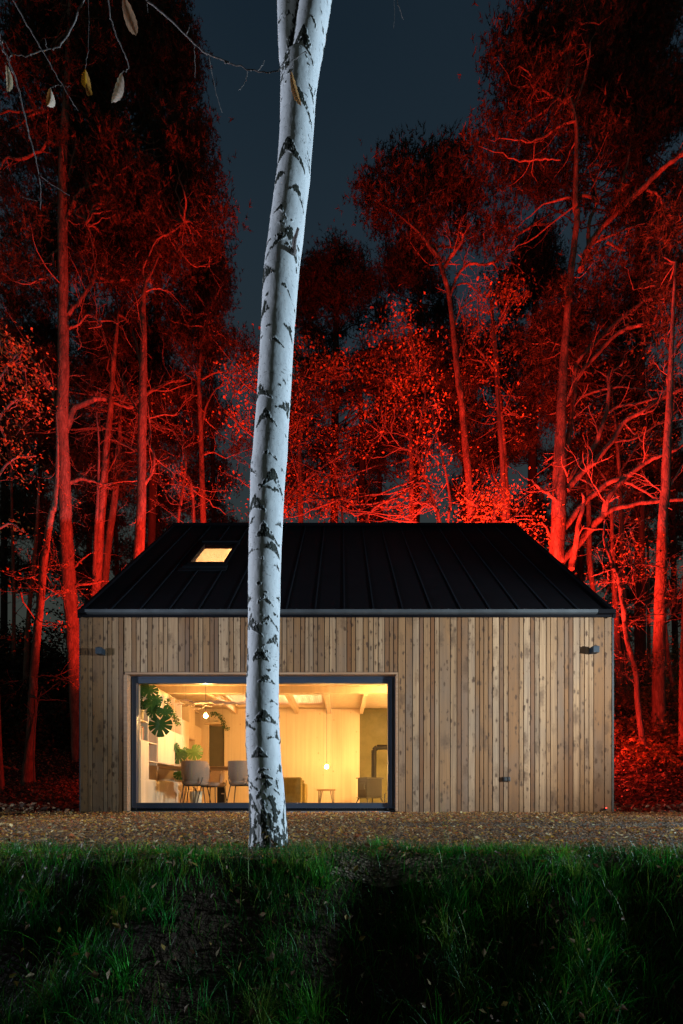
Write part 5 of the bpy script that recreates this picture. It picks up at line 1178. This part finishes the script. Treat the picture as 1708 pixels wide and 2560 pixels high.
tree('pine_tree', 'dim slim pine with a dark spreading crown just left of the birch', 21.0,
  fA((1245, 2000, 36), (1238, 1700, 31), (1230, 1400, 28), (1222, 1200, 25), (1218, 1100, 22), (1235, 900, 15), (1255, 800, 12), (1280, 680, 7)),
  [fA((1238, 1390, 14), (1262, 1270, 12), (1320, 1160, 8), (1380, 1130, 4)), fA((1245, 1560, 11), (1310, 1545, 9), (1385, 1585, 5)), fA((1222, 1130, 10), (1180, 1090, 9), (1080, 1040, 5)), fA((1225, 1200, 8), (1160, 1190, 6), (1100, 1210, 3)), fA((1240, 1100, 8), (1320, 1060, 7), (1400, 1060, 4))],
  pine=[(500, 740, 60, 80, .8), (560, 870, 60, 28, .9), (470, 840, 70, 40, .8), (420, 780, 40, 40, .6), (480, 1000, 50, 50, .45), (440, 900, 50, 40, .5), (610, 895, 30, 18, .8), (590, 1130, 22, 40, .9), (500, 650, 60, 60, .7)], seed=26, bare=4)
tree('young_tree', 'thin bare stem leaning left of the slim pine', 20.0, fA((1190, 2000, 18), (1180, 1800, 16), (1160, 1700, 12), (1110, 1660, 6)), seed=27, bare=10, bark='smooth_bark', leafy=[(500, 1240, 60, 40, .25), (560, 1240, 50, 50, .15)], lsize=.1)
tree('young_tree', 'crooked bare stem arching behind the left end of the ridge', 20.5, fA((1090, 2010, 18), (1110, 1850, 16), (1140, 1600, 13), (1110, 1480, 11), (1050, 1410, 9), (980, 1390, 7), (920, 1340, 4)), seed=28, bare=12, bark='smooth_bark', leafy=[(430, 1200, 50, 50, .25)], lsize=.1)
tree('leaning_tree', 'leaning dark red trunk standing free at the far left', 14.0, fF((192, 1955, 80), (205, 1800, 66), (222, 1600, 58), (236, 1300, 54), (248, 1100, 52), (268, 850, 50), (288, 680, 48), (312, 400, 46), (345, 150, 42), (372, 0, 38)) + fA((330, 1880, 30), (348, 1700, 24), (352, 1500, 16), (345, 1300, 9)),
  [fF((245, 1150, 8), (150, 1205, 7), (0, 1240, 4)), fF((255, 1180, 7), (350, 1170, 6), (430, 1190, 6), (500, 1210, 3)), fF((310, 640, 9), (360, 600, 8), (420, 580, 5)), fF((330, 450, 8), (400, 560, 6), (440, 600, 4)), fF((290, 560, 7), (180, 575, 6), (60, 560, 3)), fF((300, 430, 7), (200, 470, 7), (80, 450, 4))],
  leafy=[(150, 1480, 40, 14, .5), (155, 1560, 26, 12, .6), (165, 1700, 22, 12, .4), (60, 1440, 70, 25, .22)], seed=29, bare=5, lsize=.09, extend=True)
tree('young_tree', 'hair thin sapling right beside the leaning trunk', 13.6, fF((250, 1955, 12), (242, 1700, 10), (255, 1500, 9), (270, 1370, 7), (300, 1280, 4)), [fF((272, 1350, 6), (350, 1342, 6), (480, 1350, 3))], seed=30, bare=3, bark='smooth_bark')
tree('pine_tree', 'trunk cut by the left edge of the picture low down', 12.5, fF((8, 1960, 46), (-2, 1750, 34), (-14, 1400, 28), (-30, 800, 24), (-50, 0, 18)), seed=31)
tree('pine_tree', 'faint trunk deep in the wood between the left edge and the leaning trunk', 24.0, fF((175, 1500, 34), (190, 1000, 32), (210, 700, 28), (240, 400, 26), (262, 150, 22), (280, -200, 16)), pine=[(60, 800, 70, 80, .4), (40, 700, 60, 70, .5), (30, 480, 50, 80, .6), (130, 780, 50, 50, .4)], seed=32, bare=6)
tree('pine_tree', 'faintest narrow trunk at the far left, half lost in the dark', 27.0, fF((92, 1500, 26), (98, 1000, 24), (100, 600, 22), (90, 200, 18), (80, -300, 14)), pine=[(20, 960, 50, 60, .4), (110, 900, 60, 50, .35), (90, 1100, 60, 60, .3)], seed=33, bare=7)
tree('beech_tree', 'tree at the left edge with sprays of glowing orange red leaves', 13.2, fP((-45, 1900, 14), (-40, 1600, 13), (-30, 1300, 11), (-20, 1000, 8), (0, 850, 5)),
  [fP((-32, 1350, 6), (20, 1310, 5), (60, 1330, 3)), fP((-28, 1220, 6), (30, 1150, 5), (90, 1140, 3)), fP((-24, 1080, 6), (40, 1000, 5), (100, 1030, 3)), fP((-18, 980, 5), (30, 900, 4), (60, 870, 2))],
  leafy=[(15, 860, 50, 40, 1.2), (20, 910, 60, 40, 1.3), (70, 950, 40, 60, .9), (20, 1010, 60, 40, .9), (20, 1130, 50, 45, .9), (60, 1180, 50, 45, .6), (25, 1310, 40, 30, .9), (85, 1040, 30, 30, .5), (20, 1600, 25, 20, .5)], bark='smooth_bark', seed=34, lsize=.105, yj=.5, ld=3.0, twigs=.4)
# --- black pines in the back row
tree('dark_pine', 'tall unlit pine towering black behind the left crowns', 25.0, fP((380, 1300, 18), (390, 900, 18), (400, 500, 15), (405, 100, 10), (410, -200, 6)), bark='shaded_bark', pine=[(60, 950, 130, 80, .6), (300, 950, 140, 80, .7), (450, 1050, 90, 90, .6), (200, 1100, 160, 90, .5), (250, 100, 200, 140, .9), (150, 350, 160, 100, .6), (250, 560, 220, 140, .6), (120, 800, 140, 90, .5), (350, 850, 120, 90, .6), (400, 60, 80, 90, 1.3), (440, 190, 60, 60, 1.2), (480, 330, 40, 60, 1.0), (400, 240, 60, 60, .9), (520, 690, 50, 80, 1.2), (470, 470, 60, 80, .7), (360, -60, 120, 60, 1.0), (450, 130, 40, 60, 1.2), (540, 740, 30, 70, 1.2)], seed=41, nsize=1.25, yj=1.6, nd=2.5)
tree('dark_pine', 'black pine crown in the gap right behind the birch', 31.0, fP((835, 1350, 20), (838, 1000, 18), (842, 750, 12), (845, 640, 6)), bark='shaded_bark', pine=[(840, 660, 75, 45, 1.2), (790, 700, 60, 50, 1.2), (880, 720, 60, 50, 1.1), (800, 800, 80, 60, .9), (760, 720, 35, 40, 1.2), (930, 790, 50, 40, .7), (780, 900, 70, 50, .7)], seed=42, nsize=1.25, bare=6, yj=1.6, nd=2.5)
tree('dark_pine', 'black pine in the middle back row left of the slanting trunk', 31.0, fP((1040, 1330, 20), (1045, 1000, 17), (1050, 760, 12), (1055, 600, 6)), bark='shaded_bark', pine=[(1040, 660, 60, 60, 1.1), (980, 700, 50, 45, .8), (1070, 760, 60, 60, .8), (1000, 640, 50, 50, .9), (1120, 820, 60, 60, .5)], seed=43, nsize=1.2, bare=6, yj=1.6, nd=2.5)
tree('dark_pine', 'black rounded pine top between the two right hand crowns', 31.0, fP((1330, 1200, 20), (1335, 900, 17), (1340, 650, 10), (1338, 540, 5)), bark='shaded_bark', pine=[(1340, 620, 55, 70, 1.2), (1300, 720, 80, 70, .9), (1370, 680, 60, 60, .9), (1390, 870, 80, 80, .5)], seed=44, nsize=1.2, bare=4, yj=1.6, nd=2.5)
tree('dark_pine', 'unlit pine filling the top right corner', 22.0, fP((1600, 1200, 22), (1600, 700, 20), (1595, 300, 15), (1590, -100, 8)), bark='shaded_bark', pine=[(1400, 150, 150, 110, .9), (1350, 420, 120, 90, .5), (1500, 800, 150, 110, .8), (1560, 1000, 150, 100, .7), (1420, 950, 90, 90, .7), (1520, 1180, 150, 90, .6), (1560, 60, 150, 110, 1.2), (1640, 240, 100, 120, 1.2), (1500, 230, 110, 90, 1.0), (1620, 480, 100, 100, .9), (1650, 700, 80, 90, .7), (1560, 350, 100, 80, .9), (1600, -60, 170, 70, 1.1)], seed=45, nsize=1.2, yj=1.6, nd=2.5)
tree('dark_pine', 'spindly pine rising dimly behind the middle of the ridge', 28.0, fP((905, 1330, 14), (905, 1100, 13), (900, 950, 9), (898, 880, 5)), bark='shaded_bark', pine=[(1000, 930, 120, 90, .8), (1120, 920, 110, 90, .8), (1240, 880, 90, 90, .7), (1230, 1080, 100, 90, .7), (850, 960, 70, 60, .6), (760, 1100, 80, 80, .7), (900, 1180, 60, 60, .45), (760, 1200, 90, 80, .6), (980, 1130, 90, 80, .6), (1080, 1050, 80, 90, .6), (700, 1030, 60, 80, .7), (960, 1260, 50, 60, .5), (790, 960, 60, 50, .5)], seed=46, bare=4, nd=2.4)
# --- centre
tree('pine_tree', 'short lit trunk standing straight behind the middle of the ridge', 21.0, fC((1015, 1760, 36), (1015, 1500, 34), (1015, 1300, 30), (1008, 1150, 24), (1000, 950, 14)), pine=[(1020, 960, 60, 50, .35)], seed=47, bare=8)
tree('pine_tree', 'dim trunk showing just right of the birch above the ridge', 22.0, fC((292, 1760, 36), (290, 1500, 32), (285, 1300, 26), (290, 1050, 16)), pine=[(700, 1080, 60, 70, .4), (760, 1000, 70, 60, .35)], seed=48, bare=8)
tree('beech_tree', 'wide leafy tree glowing red beside and behind the birch trunk', 18.2, fP((700, 1400, 14), (705, 1250, 12), (712, 1100, 10), (725, 950, 7), (735, 860, 4)),
  [fP((706, 1200, 7), (650, 1110, 6), (600, 1060, 5), (570, 1030, 3)), fP((712, 1100, 6), (660, 1000, 5), (610, 960, 3)), fP((718, 1020, 6), (790, 940, 5), (850, 890, 3)), fP((704, 1260, 6), (790, 1180, 5), (870, 1130, 3)), fP((725, 960, 4), (690, 900, 3), (640, 890, 2)), fP((703, 1280, 6), (640, 1230, 4), (600, 1200, 2))],
  leafy=[(610, 960, 45, 60, 1.0), (590, 1045, 45, 35, 1.0), (660, 900, 60, 30, .7), (770, 860, 80, 25, .5), (790, 930, 100, 30, 1.1), (740, 980, 60, 35, .8), (720, 1060, 60, 50, .8), (740, 1190, 90, 70, .7), (860, 910, 30, 35, .7), (700, 1270, 70, 40, .9), (780, 1080, 50, 40, .5), (820, 1010, 30, 30, .6)], bark='smooth_bark', seed=50, lsize=.125, ld=3.6, yj=.8, twigs=.4)
tree('beech_tree', 'leafy young tree behind the ridge with forked twisting stems', 18.2,
  fC((1205, 1750, 24), (1175, 1640, 22), (1150, 1550, 22), (1115, 1460, 22), (1090, 1390, 22), (1062, 1300, 20), (1048, 1240, 16), (1062, 1120, 14), (1085, 1010, 10), (1105, 860, 7), (1060, 740, 4)),
  [fC((1045, 1275, 14), (1000, 1245, 12), (950, 1225, 10), (920, 1180, 7), (870, 1190, 4)), fC((1042, 1240, 12), (1000, 1170, 10), (930, 1135, 8), (830, 1125, 4)), fC((1075, 1060, 10), (1000, 1000, 8), (985, 900, 6), (940, 840, 4)), fC((1100, 1400, 12), (1120, 1250, 8), (1180, 1120, 5)), fC((1085, 1010, 7), (1160, 900, 5), (1190, 800, 3))],
  leafy=[(1010, 800, 45, 40, .5), (990, 860, 80, 50, .8), (960, 940, 60, 50, .9), (1060, 890, 60, 50, .8), (1030, 980, 70, 40, .7), (960, 1040, 60, 45, .8), (900, 1010, 30, 30, .6), (1080, 1060, 60, 60, .5), (900, 1100, 60, 40, .6), (1050, 1190, 60, 60, .5), (870, 1270, 60, 35, .6), (990, 1270, 60, 40, .6), (820, 1230, 50, 50, .5)], bark='smooth_bark', seed=51, lsize=.125, ld=3.4, twigs=.4, bare=6, yj=.9)
tree('young_tree', 'thin wavy stem between the leafy young tree and the slanting pine', 18.8, fC((1250, 1760, 18), (1270, 1620, 18), (1252, 1450, 14), (1215, 1280, 12), (1180, 1130, 8), (1150, 950, 6), (1190, 800, 4)), bark='smooth_bark', seed=52, bare=6, leafy=[(1100, 1000, 40, 60, .35), (1120, 1130, 40, 60, .35), (1110, 1260, 50, 40, .5)], lsize=.11)
tree('young_tree', 'short hooked stem over the ridge, nearest the birch', 17.4, fC((568, 1750, 14), (556, 1600, 12), (555, 1500, 10), (562, 1420, 8), (590, 1370, 4)), bark='smooth_bark', seed=53, bare=8, leafy=[(800, 1270, 60, 40, .6), (840, 1200, 60, 40, .5), (700, 1290, 60, 22, .9)], lsize=.11)
tree('young_tree', 'bare shrubby stem fanning its twigs above the centre of the ridge', 18.0, fP((915, 1340, 7), (918, 1300, 6), (935, 1270, 5), (975, 1250, 4), (1010, 1240, 2)), [fP((918, 1300, 4), (890, 1240, 3), (860, 1200, 2)), fP((935, 1270, 3), (920, 1220, 2.4), (930, 1180, 1.5))], bark='smooth_bark', seed=54, bare=6)
# --- right of centre
tree('pine_tree', 'slanting pine behind the right half of the ridge with a broad dark red crown', 18.5,
  fB((205, 2140, 46), (200, 2050, 45), (185, 1800, 44), (165, 1600, 42), (150, 1430, 40), (140, 1300, 38), (122, 1200, 36), (110, 1100, 35), (95, 950, 33), (75, 750, 28), (55, 600, 26), (30, 500, 26), (5, 420, 24)) + fT((440, 1200, 18), (395, 1140, 14), (345, 1075, 9), (250, 990, 4)),
  [fB((28, 440, 20), (60, 380, 17), (105, 320, 15), (150, 250, 13), (145, 220, 5)), fB((60, 640, 17), (82, 570, 17), (112, 490, 17), (150, 440, 15), (200, 410, 14), (270, 418, 12), (345, 402, 13), (400, 350, 13), (440, 300, 13), (490, 235, 13), (560, 190, 13), (610, 155, 13), (680, 110, 12), (740, 80, 10), (790, 70, 6)),
   fB((610, 155, 9), (700, 150, 7), (740, 145, 4)), fB((520, 160, 8), (430, 170, 9), (340, 165, 7), (300, 140, 4)), fB((90, 810, 13), (130, 710, 10), (180, 665, 8), (225, 640, 5)), fB((110, 545, 9), (170, 540, 8), (240, 590, 7), (275, 620, 4)), fB((125, 1010, 8), (152, 920, 10), (166, 860, 9), (172, 780, 6)), fB((150, 1280, 9), (170, 1230, 8), (190, 1190, 4)), fB((110, 1100, 12), (105, 1060, 8)),
   fT((455, 1250, 18), (490, 1190, 18), (520, 1150, 15), (548, 1100, 11), (535, 1075, 5)), fT((395, 1140, 10), (460, 1140, 9), (520, 1135, 9), (530, 1040, 5), (500, 1015, 3)), fT((340, 920, 8), (370, 880, 8), (405, 845, 4)), fT((650, 1130, 6), (645, 1080, 5)), fB((340, 402, 8), (365, 440, 8), (375, 475, 4)), fB((400, 360, 7), (430, 440, 5)), fT((770, 1130, 9), (740, 1120, 8), (715, 1080, 6), (725, 1040, 4))],
  pine=[(985, 470, 75, 60, 1.1), (1060, 430, 80, 60, 1.1), (930, 500, 40, 45, .7), (1010, 560, 80, 45, .9), (1110, 520, 90, 60, .9), (1200, 560, 80, 60, .8), (1150, 420, 80, 60, 1.0), (905, 480, 22, 30, .8), (1000, 400, 60, 25, 1.0), (1180, 480, 80, 50, .7), (1070, 620, 60, 25, .4)], seed=61)
tree('pine_tree', 'massive pine at the right with fanning bright red limbs, trunk behind the roof end', 17.0,
  fB((745, 2420, 94), (752, 2320, 90), (765, 2000, 86), (770, 1850, 82), (772, 1700, 78), (776, 1550, 66), (782, 1350, 58), (790, 1200, 54), (797, 1050, 50), (815, 800, 42), (840, 500, 40), (865, 300, 38), (885, 100, 34)) + fT((1070, 950, 24), (1072, 800, 20), (1075, 600, 16), (1052, 480, 14), (1035, 440, 11)),
  [fB((790, 1650, 44), (820, 1570, 38), (838, 1480, 36), (848, 1400, 36), (860, 1300, 34), (868, 1200, 32), (872, 1120, 30), (885, 1050, 28), (950, 970, 30), (1050, 880, 28), (1150, 780, 26), (1250, 700, 26), (1320, 650, 22), (1390, 630, 16), (1425, 595, 6)),
   fB((870, 1180, 26), (920, 1100, 28), (1000, 1010, 26), (1100, 900, 25), (1200, 830, 24), (1290, 810, 20), (1380, 790, 18), (1430, 760, 7)), fB((1380, 780, 16), (1402, 710, 14), (1420, 620, 12), (1385, 555, 8), (1250, 580, 4)), fB((800, 1320, 24), (850, 1220, 20), (858, 1110, 12)),
   fB((815, 1820, 40), (880, 1740, 35), (960, 1640, 32), (1010, 1560, 32), (1040, 1470, 27), (1075, 1370, 26), (1090, 1250, 23), (1090, 1120, 22), (1130, 1090, 16), (1175, 1060, 12), (1190, 1000, 8), (1260, 950, 3)),
   fB((815, 1880, 42), (860, 1815, 38), (920, 1755, 36), (1020, 1660, 33), (1110, 1550, 32), (1190, 1430, 29), (1290, 1370, 26), (1400, 1300, 26), (1480, 1250, 24), (1568, 1210, 20), (1650, 1150, 12)),
   fB((1090, 1370, 18), (1150, 1330, 16), (1270, 1310, 14), (1400, 1280, 10)), fB((870, 1300, 14), (960, 1250, 14), (1080, 1220, 12), (1200, 1210, 10), (1330, 1225, 8), (1450, 1230, 4)),
   fB((780, 2140, 42), (850, 2060, 38), (920, 1960, 36), (1010, 1880, 36), (1090, 1820, 31), (1180, 1790, 26), (1300, 1710, 28), (1400, 1660, 22), (1500, 1620, 20), (1568, 1580, 14), (1640, 1560, 8)),
   fB((760, 2380, 54), (800, 2310, 52), (880, 2230, 48), (980, 2110, 46), (1050, 2030, 42), (1080, 1930, 37), (1140, 1850, 32), (1230, 1770, 26), (1320, 1700, 18)), fB((1050, 2030, 40), (1100, 2000, 34), (1150, 1985, 28), (1260, 1960, 25), (1400, 1945, 22), (1568, 1930, 18), (1660, 1925, 8)),
   fB((845, 2380, 44), (862, 2290, 40), (880, 2200, 33), (895, 2080, 28), (930, 1960, 22), (920, 1880, 8)), fB((770, 2060, 12), (768, 1990, 16), (740, 1930, 18), (650, 1860, 16), (590, 1810, 10), (550, 1795, 4)), fB((690, 1890, 8), (740, 1870, 5)), fB((720, 2175, 18), (690, 2120, 12), (658, 2080, 6)),
   fB((1180, 1812, 16), (1290, 1860, 12), (1400, 1930, 10), (1500, 2000, 5)), fB((1010, 1875, 12), (950, 1820, 10), (850, 1782, 4)), fB((870, 1005, 12), (800, 940, 8), (700, 920, 3)), fB((885, 2110, 10), (1000, 2120, 9), (1100, 2130, 4)), fB((1110, 1560, 12), (1250, 1540, 11), (1400, 1450, 8), (1568, 1410, 4)), fB((1300, 1380, 10), (1380, 1350, 9), (1470, 1190, 8), (1470, 1120, 5)), fB((1190, 1440, 8), (1300, 1550, 6), (1330, 1570, 3)),
   fT((1095, 1245, 28), (1130, 1140, 26), (1190, 1060, 27), (1270, 970, 26), (1350, 900, 25), (1430, 820, 22), (1500, 760, 18), (1568, 715, 14), (1640, 680, 8)), fT((1130, 1150, 20), (1135, 1030, 16), (1165, 940, 14), (1130, 905, 11), (1030, 915, 10), (920, 940, 4)), fT((1255, 975, 14), (1280, 850, 12), (1310, 760, 10), (1320, 690, 4)),
   fT((1150, 1130, 10), (1210, 1100, 9), (1300, 1060, 7), (1390, 1030, 4)), fT((1170, 930, 8), (1160, 860, 7), (1130, 770, 4)), fT((1070, 560, 9), (1000, 580, 9), (940, 625, 10), (870, 655, 5)), fT((1035, 470, 14), (1025, 420, 12), (1030, 340, 10), (1015, 220, 4)), fT((1033, 400, 8), (1045, 250, 8), (1040, 100, 3)),
   fT((1060, 500, 10), (1080, 460, 10), (1110, 370, 9), (1132, 270, 9), (1140, 200, 4)), fT((1030, 480, 9), (1000, 465, 8), (940, 430, 7), (880, 395, 3)), fT((1000, 440, 7), (985, 360, 6), (990, 280, 3)), fT((1400, 880, 8), (1440, 895, 8), (1465, 915, 4)), fT((860, 745, 6), (930, 735, 6), (1000, 740, 3)), fT((1075, 860, 12), (1065, 820, 5)),
   fB((1568, 380, 8), (1500, 480, 9), (1430, 590, 10)), fT((1215, 1120, 10), (1300, 1160, 8)), fB((1480, 190, 0.1), (1490, 200, .1))][:-1],
  pine=[(1330, 120, 90, 90, 1.0), (1400, 50, 130, 60, 1.0), (1300, 230, 60, 50, .8), (1400, 200, 110, 80, .8), (1290, 320, 60, 50, .8), (1230, 340, 60, 45, .9), (1270, 430, 80, 50, .7), (1250, 160, 25, 50, .8), (1360, 470, 70, 50, .45), (1470, 520, 90, 70, .45), (1600, 560, 90, 80, .5), (1450, 340, 110, 70, .7), (1430, 760, 90, 60, .55), (1550, 650, 90, 60, .6), (1360, 860, 60, 50, .6), (1260, 610, 40, 40, .4)], seed=62, twigs=.45, bare=4, nd=1.6, drift=(-.10, .12))
tree('beech_tree', 'small tree with a tuft of dull orange leaves high above the right of the ridge', 19.5, fP((1262, 1330, 12), (1258, 1200, 12), (1248, 1050, 10), (1238, 900, 8), (1232, 780, 5), (1240, 720, 3)), [fP((1240, 930, 5), (1200, 880, 4), (1170, 850, 2)), fP((1236, 830, 5), (1280, 760, 4), (1320, 730, 2))],
  leafy=[(1255, 740, 70, 35, 1.0), (1290, 720, 40, 40, .8), (1220, 800, 60, 40, .8), (1180, 840, 40, 30, .6), (1190, 900, 50, 40, .5), (1250, 900, 40, 40, .6), (1240, 1000, 50, 40, .3), (1290, 1060, 60, 40, .3)], bark='smooth_bark', seed=63, lsize=.125, ld=2.8, twigs=.5)
tree('beech_tree', 'low bush of bright red leaves glowing just above the right end of the ridge', 16.6, fP((1230, 1420, 10), (1232, 1340, 9), (1235, 1290, 7), (1240, 1240, 4)), [fP((1234, 1320, 5), (1290, 1290, 4), (1330, 1290, 2)), fP((1235, 1300, 4), (1190, 1260, 3), (1170, 1250, 2))],
  leafy=[(1220, 1255, 60, 35, 1.6), (1250, 1230, 40, 28, 1.4), (1200, 1300, 60, 25, 1.4), (1290, 1300, 60, 30, 1.0), (1310, 1350, 60, 40, .7), (1170, 1180, 60, 60, .35), (1340, 1250, 30, 40, .4)], bark='smooth_bark', seed=64, lsize=.105, ld=2.8, twigs=.5, yj=.6)
tree('beech_tree', 'leafy branches massed in the dark between the big right pine and the edge', 20.5, fP((1560, 1500, 12), (1555, 1350, 11), (1550, 1200, 9), (1540, 1080, 6), (1530, 980, 3)), [fP((1552, 1250, 5), (1480, 1150, 4), (1440, 1100, 2)), fP((1550, 1180, 5), (1620, 1080, 4), (1680, 1040, 2))],
  leafy=[(1480, 1060, 80, 50, .8), (1560, 1050, 80, 60, .7), (1640, 1090, 70, 60, .6), (1420, 1200, 50, 60, .4), (1560, 1180, 80, 60, .4), (1620, 900, 80, 60, .5), (1680, 960, 40, 60, .6), (1540, 960, 80, 40, .4)], bark='smooth_bark', seed=65, lsize=.12, bare=10)
tree('pine_tree', 'dim trunk behind the low bright bush', 22.5, fB((432, 2110, 50), (420, 1850, 46), (400, 1500, 38), (372, 1200, 32), (350, 900, 26), (330, 650, 18)), pine=[(1230, 1120, 90, 80, .55), (1180, 980, 80, 80, .5), (1200, 1250, 70, 50, .5), (1340, 1050, 60, 100, .5)], seed=66, bare=10)
tree('pine_tree', 'thin dim trunk directly right of the massive pine', 21.0, fG((30, 700, 34), (8, 560, 32)) + fB((965, 2320, 32), (962, 2100, 30), (958, 1950, 26), (950, 1700, 16)), seed=67, bare=6)
tree('pine_tree', 'tall straight red trunk near the right edge', 14.0, fG((482, 1560, 92), (480, 1450, 86), (480, 1200, 82), (482, 1000, 78), (487, 800, 75), (492, 600, 73), (497, 400, 70), (505, 150, 64), (510, 0, 58)) + fB((1452, 1900, 56), (1462, 1650, 50), (1476, 1400, 42), (1482, 1250, 36), (1492, 1000, 28), (1505, 700, 20), (1520, 400, 14)),
  [fG((520, 705, 26), (580, 622, 22), (620, 580, 20), (660, 548, 16)), fG((522, 808, 13), (555, 770, 12), (580, 740, 10), (606, 690, 5)), fB((1478, 1860, 15), (1520, 1790, 14), (1568, 1700, 10)), fB((1482, 1240, 15), (1472, 1150, 13), (1482, 1080, 12), (1520, 1000, 10), (1580, 880, 6)), fG((490, 620, 8), (560, 720, 6), (600, 500, 4))],
  pine=[(1690, 700, 60, 80, .8), (1660, 820, 60, 60, .6), (1700, 560, 50, 70, .7)], leafy=(), seed=68, bare=5)
tree('young_tree', 'slender wavy tree standing clear to the right of the cabin', 12.6,
  fG((362, 1640, 46), (350, 1540, 42), (335, 1450, 38), (325, 1320, 37), (320, 1200, 36), (303, 1100, 34), (280, 1020, 33), (255, 930, 32), (240, 830, 32), (232, 750, 33), (226, 680, 33), (212, 600, 32), (202, 530, 31), (190, 480, 30), (150, 380, 26), (122, 300, 22), (100, 250, 19), (86, 190, 16), (88, 120, 14), (92, 60, 9)),
  [fG((185, 480, 18), (208, 415, 14), (240, 360, 10), (252, 345, 5)), fG((190, 395, 8), (250, 382, 10), (300, 376, 12), (360, 375, 12), (420, 380, 12), (480, 392, 11), (550, 412, 5)), fG((165, 400, 10), (100, 425, 12), (0, 456, 9)), fG((215, 538, 9), (270, 510, 8), (340, 485, 6), (420, 455, 3)), fG((250, 810, 10), (285, 785, 9), (330, 765, 8), (380, 750, 7), (450, 735, 6), (520, 730, 5), (590, 732, 3)), fG((228, 700, 7), (330, 690, 6), (450, 645, 3)),
   fG((305, 1100, 7), (360, 1060, 6), (440, 1040, 3)), fG((312, 1160, 8), (360, 1150, 6), (430, 1180, 4)), fG((95, 260, 7), (140, 210, 6), (200, 170, 5), (270, 130, 3)), fG((170, 500, 6), (110, 505, 3)), fG((300, 380, 8), (290, 430, 7), (272, 495, 4)), fG((300, 1060, 6), (230, 1045, 4), (180, 1050, 3))],
  leafy=[(1585, 1368, 40, 14, .7), (1610, 1380, 35, 16, .6), (1555, 1380, 26, 14, .4), (1620, 1430, 16, 10, .5), (1600, 1660, 26, 14, .5), (1560, 1690, 30, 14, .3), (1545, 1560, 12, 20, .4), (1640, 1640, 14, 6, .4), (1680, 1420, 22, 8, .4)], bark='smooth_bark', seed=69, lsize=.075, ld=2.0, bare=7, yj=.35)
tree('pine_tree', 'trunk cut by the right edge of the picture', 12.0, fG((652, 1680, 56), (650, 1500, 48), (648, 1300, 42), (645, 1080, 32), (652, 900, 24), (660, 500, 20)), seed=70)
tree('pine_tree', 'faint leaning trunk between the tall right trunk and the edge', 19.0, fG((600, 1400, 34), (580, 1250, 32), (558, 1120, 28), (538, 950, 24), (528, 800, 18), (515, 500, 12)), seed=71, bare=4)
tree('pine_tree', 'faint thick trunk close behind the right wall of the cabin', 19.5, fG((205, 1320, 62), (195, 1100, 50), (180, 900, 40), (165, 600, 34), (150, 300, 26), (140, 0, 20)), seed=72, bare=4)
tree('pine_tree', 'narrow dim trunk seen between the wavy tree and the tall right trunk', 23.0, fG((410, 1400, 26), (408, 1000, 24), (405, 600, 20), (400, 200, 16)), pine=[(1640, 1260, 60, 50, .4)], seed=73, bare=6)
# far trees that close the wood
rg = np.random.default_rng(5)
far = [('at the far left behind the first dim trunks', 10, 'a'), ('far back, left of the leaning trunk top', 95, 'b'), ('far back between the left pines', 215, 'c'), ('far back behind the sapling at the left', 300, 'd'), ('far back over the left end of the ridge', 400, 'e'), ('far back just left of the birch', 540, 'f'),
       ('far back behind the leafy middle trees', 960, 'g'), ('far back right of the slanting pine', 1170, 'h'), ('far back left of the massive right pine', 1330, 'i'), ('far back beside the massive right pine', 1450, 'j'), ('far back near the wavy tree', 1560, 'k'), ('far back at the right edge', 1690, 'l')]
for lb, px, _ in far:
    Yq = rg.uniform(31, 38); w0 = rg.uniform(11, 17); ln = rg.uniform(-25, 25)
    top = rg.uniform(760, 1050)
    bl = [(px + ln * .6 + rg.uniform(-60, 60), top + 40 + 75 * q_ + rg.uniform(-20, 20), rg.uniform(40, 70), rg.uniform(35, 55), .8) for q_ in range(8)]
    tree('distant_pine', 'slim black pine ' + lb, Yq, fP((px, 1750, w0), (px + ln * .3, 1450, w0 * .9), (px + ln * .6, 1150, w0 * .7), (px + ln, top, w0 * .3)), bark='shaded_bark', pine=bl, seed=int(rg.integers(1e6)), bare=8, group='distant pines', nsize=1.3, yj=1.6, nd=2.4)
# undergrowth thicket on the rising ground
def thicket(label, spots, seed, lsz=.10, n=260, cols=LEAF):
    rg = np.random.default_rng(seed); g = Geo(); c = []
    for (x, y, r, h) in spots:
        for k in range(int(n * r / 2)):
            a = rg.uniform(0, 6.28); q = math.sqrt(rg.random()) * r; xx, yy = x + q * math.cos(a), y + q * math.sin(a)
            c.append((xx, yy, fz(xx, yy) + h * rg.random() ** 1.2 * (1 - .5 * q / r)))
    leafspray(g, np.array(c), 9, rg, lsz, cols, .20, .6)
    return tag(g.build('undergrowth', M['leaves'], org=(0, 0, 0)), label, 'undergrowth', kind='stuff')
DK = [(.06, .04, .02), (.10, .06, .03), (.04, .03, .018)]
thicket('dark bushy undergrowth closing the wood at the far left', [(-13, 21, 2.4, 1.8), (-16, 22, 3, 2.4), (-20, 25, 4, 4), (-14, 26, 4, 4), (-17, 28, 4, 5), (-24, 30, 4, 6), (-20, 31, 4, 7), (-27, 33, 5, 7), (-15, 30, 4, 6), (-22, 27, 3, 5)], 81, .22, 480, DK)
thicket('leafy undergrowth creeping up the slope to the right of the cabin', [(8.6, 11.5, 1.0, .35), (10.2, 12.0, 1.6, .45), (9.0, 14, 1.5, .5), (12, 14.5, 2.0, .6), (13, 18, 3, 1.2), (17, 20, 3, 1.6), (10, 18, 2, 1.0), (18, 25, 4, 2.6), (13, 25, 4, 2.6), (23, 28, 5, 4), (19, 31, 5, 5), (26, 33, 5, 5)], 82, .13, 260)
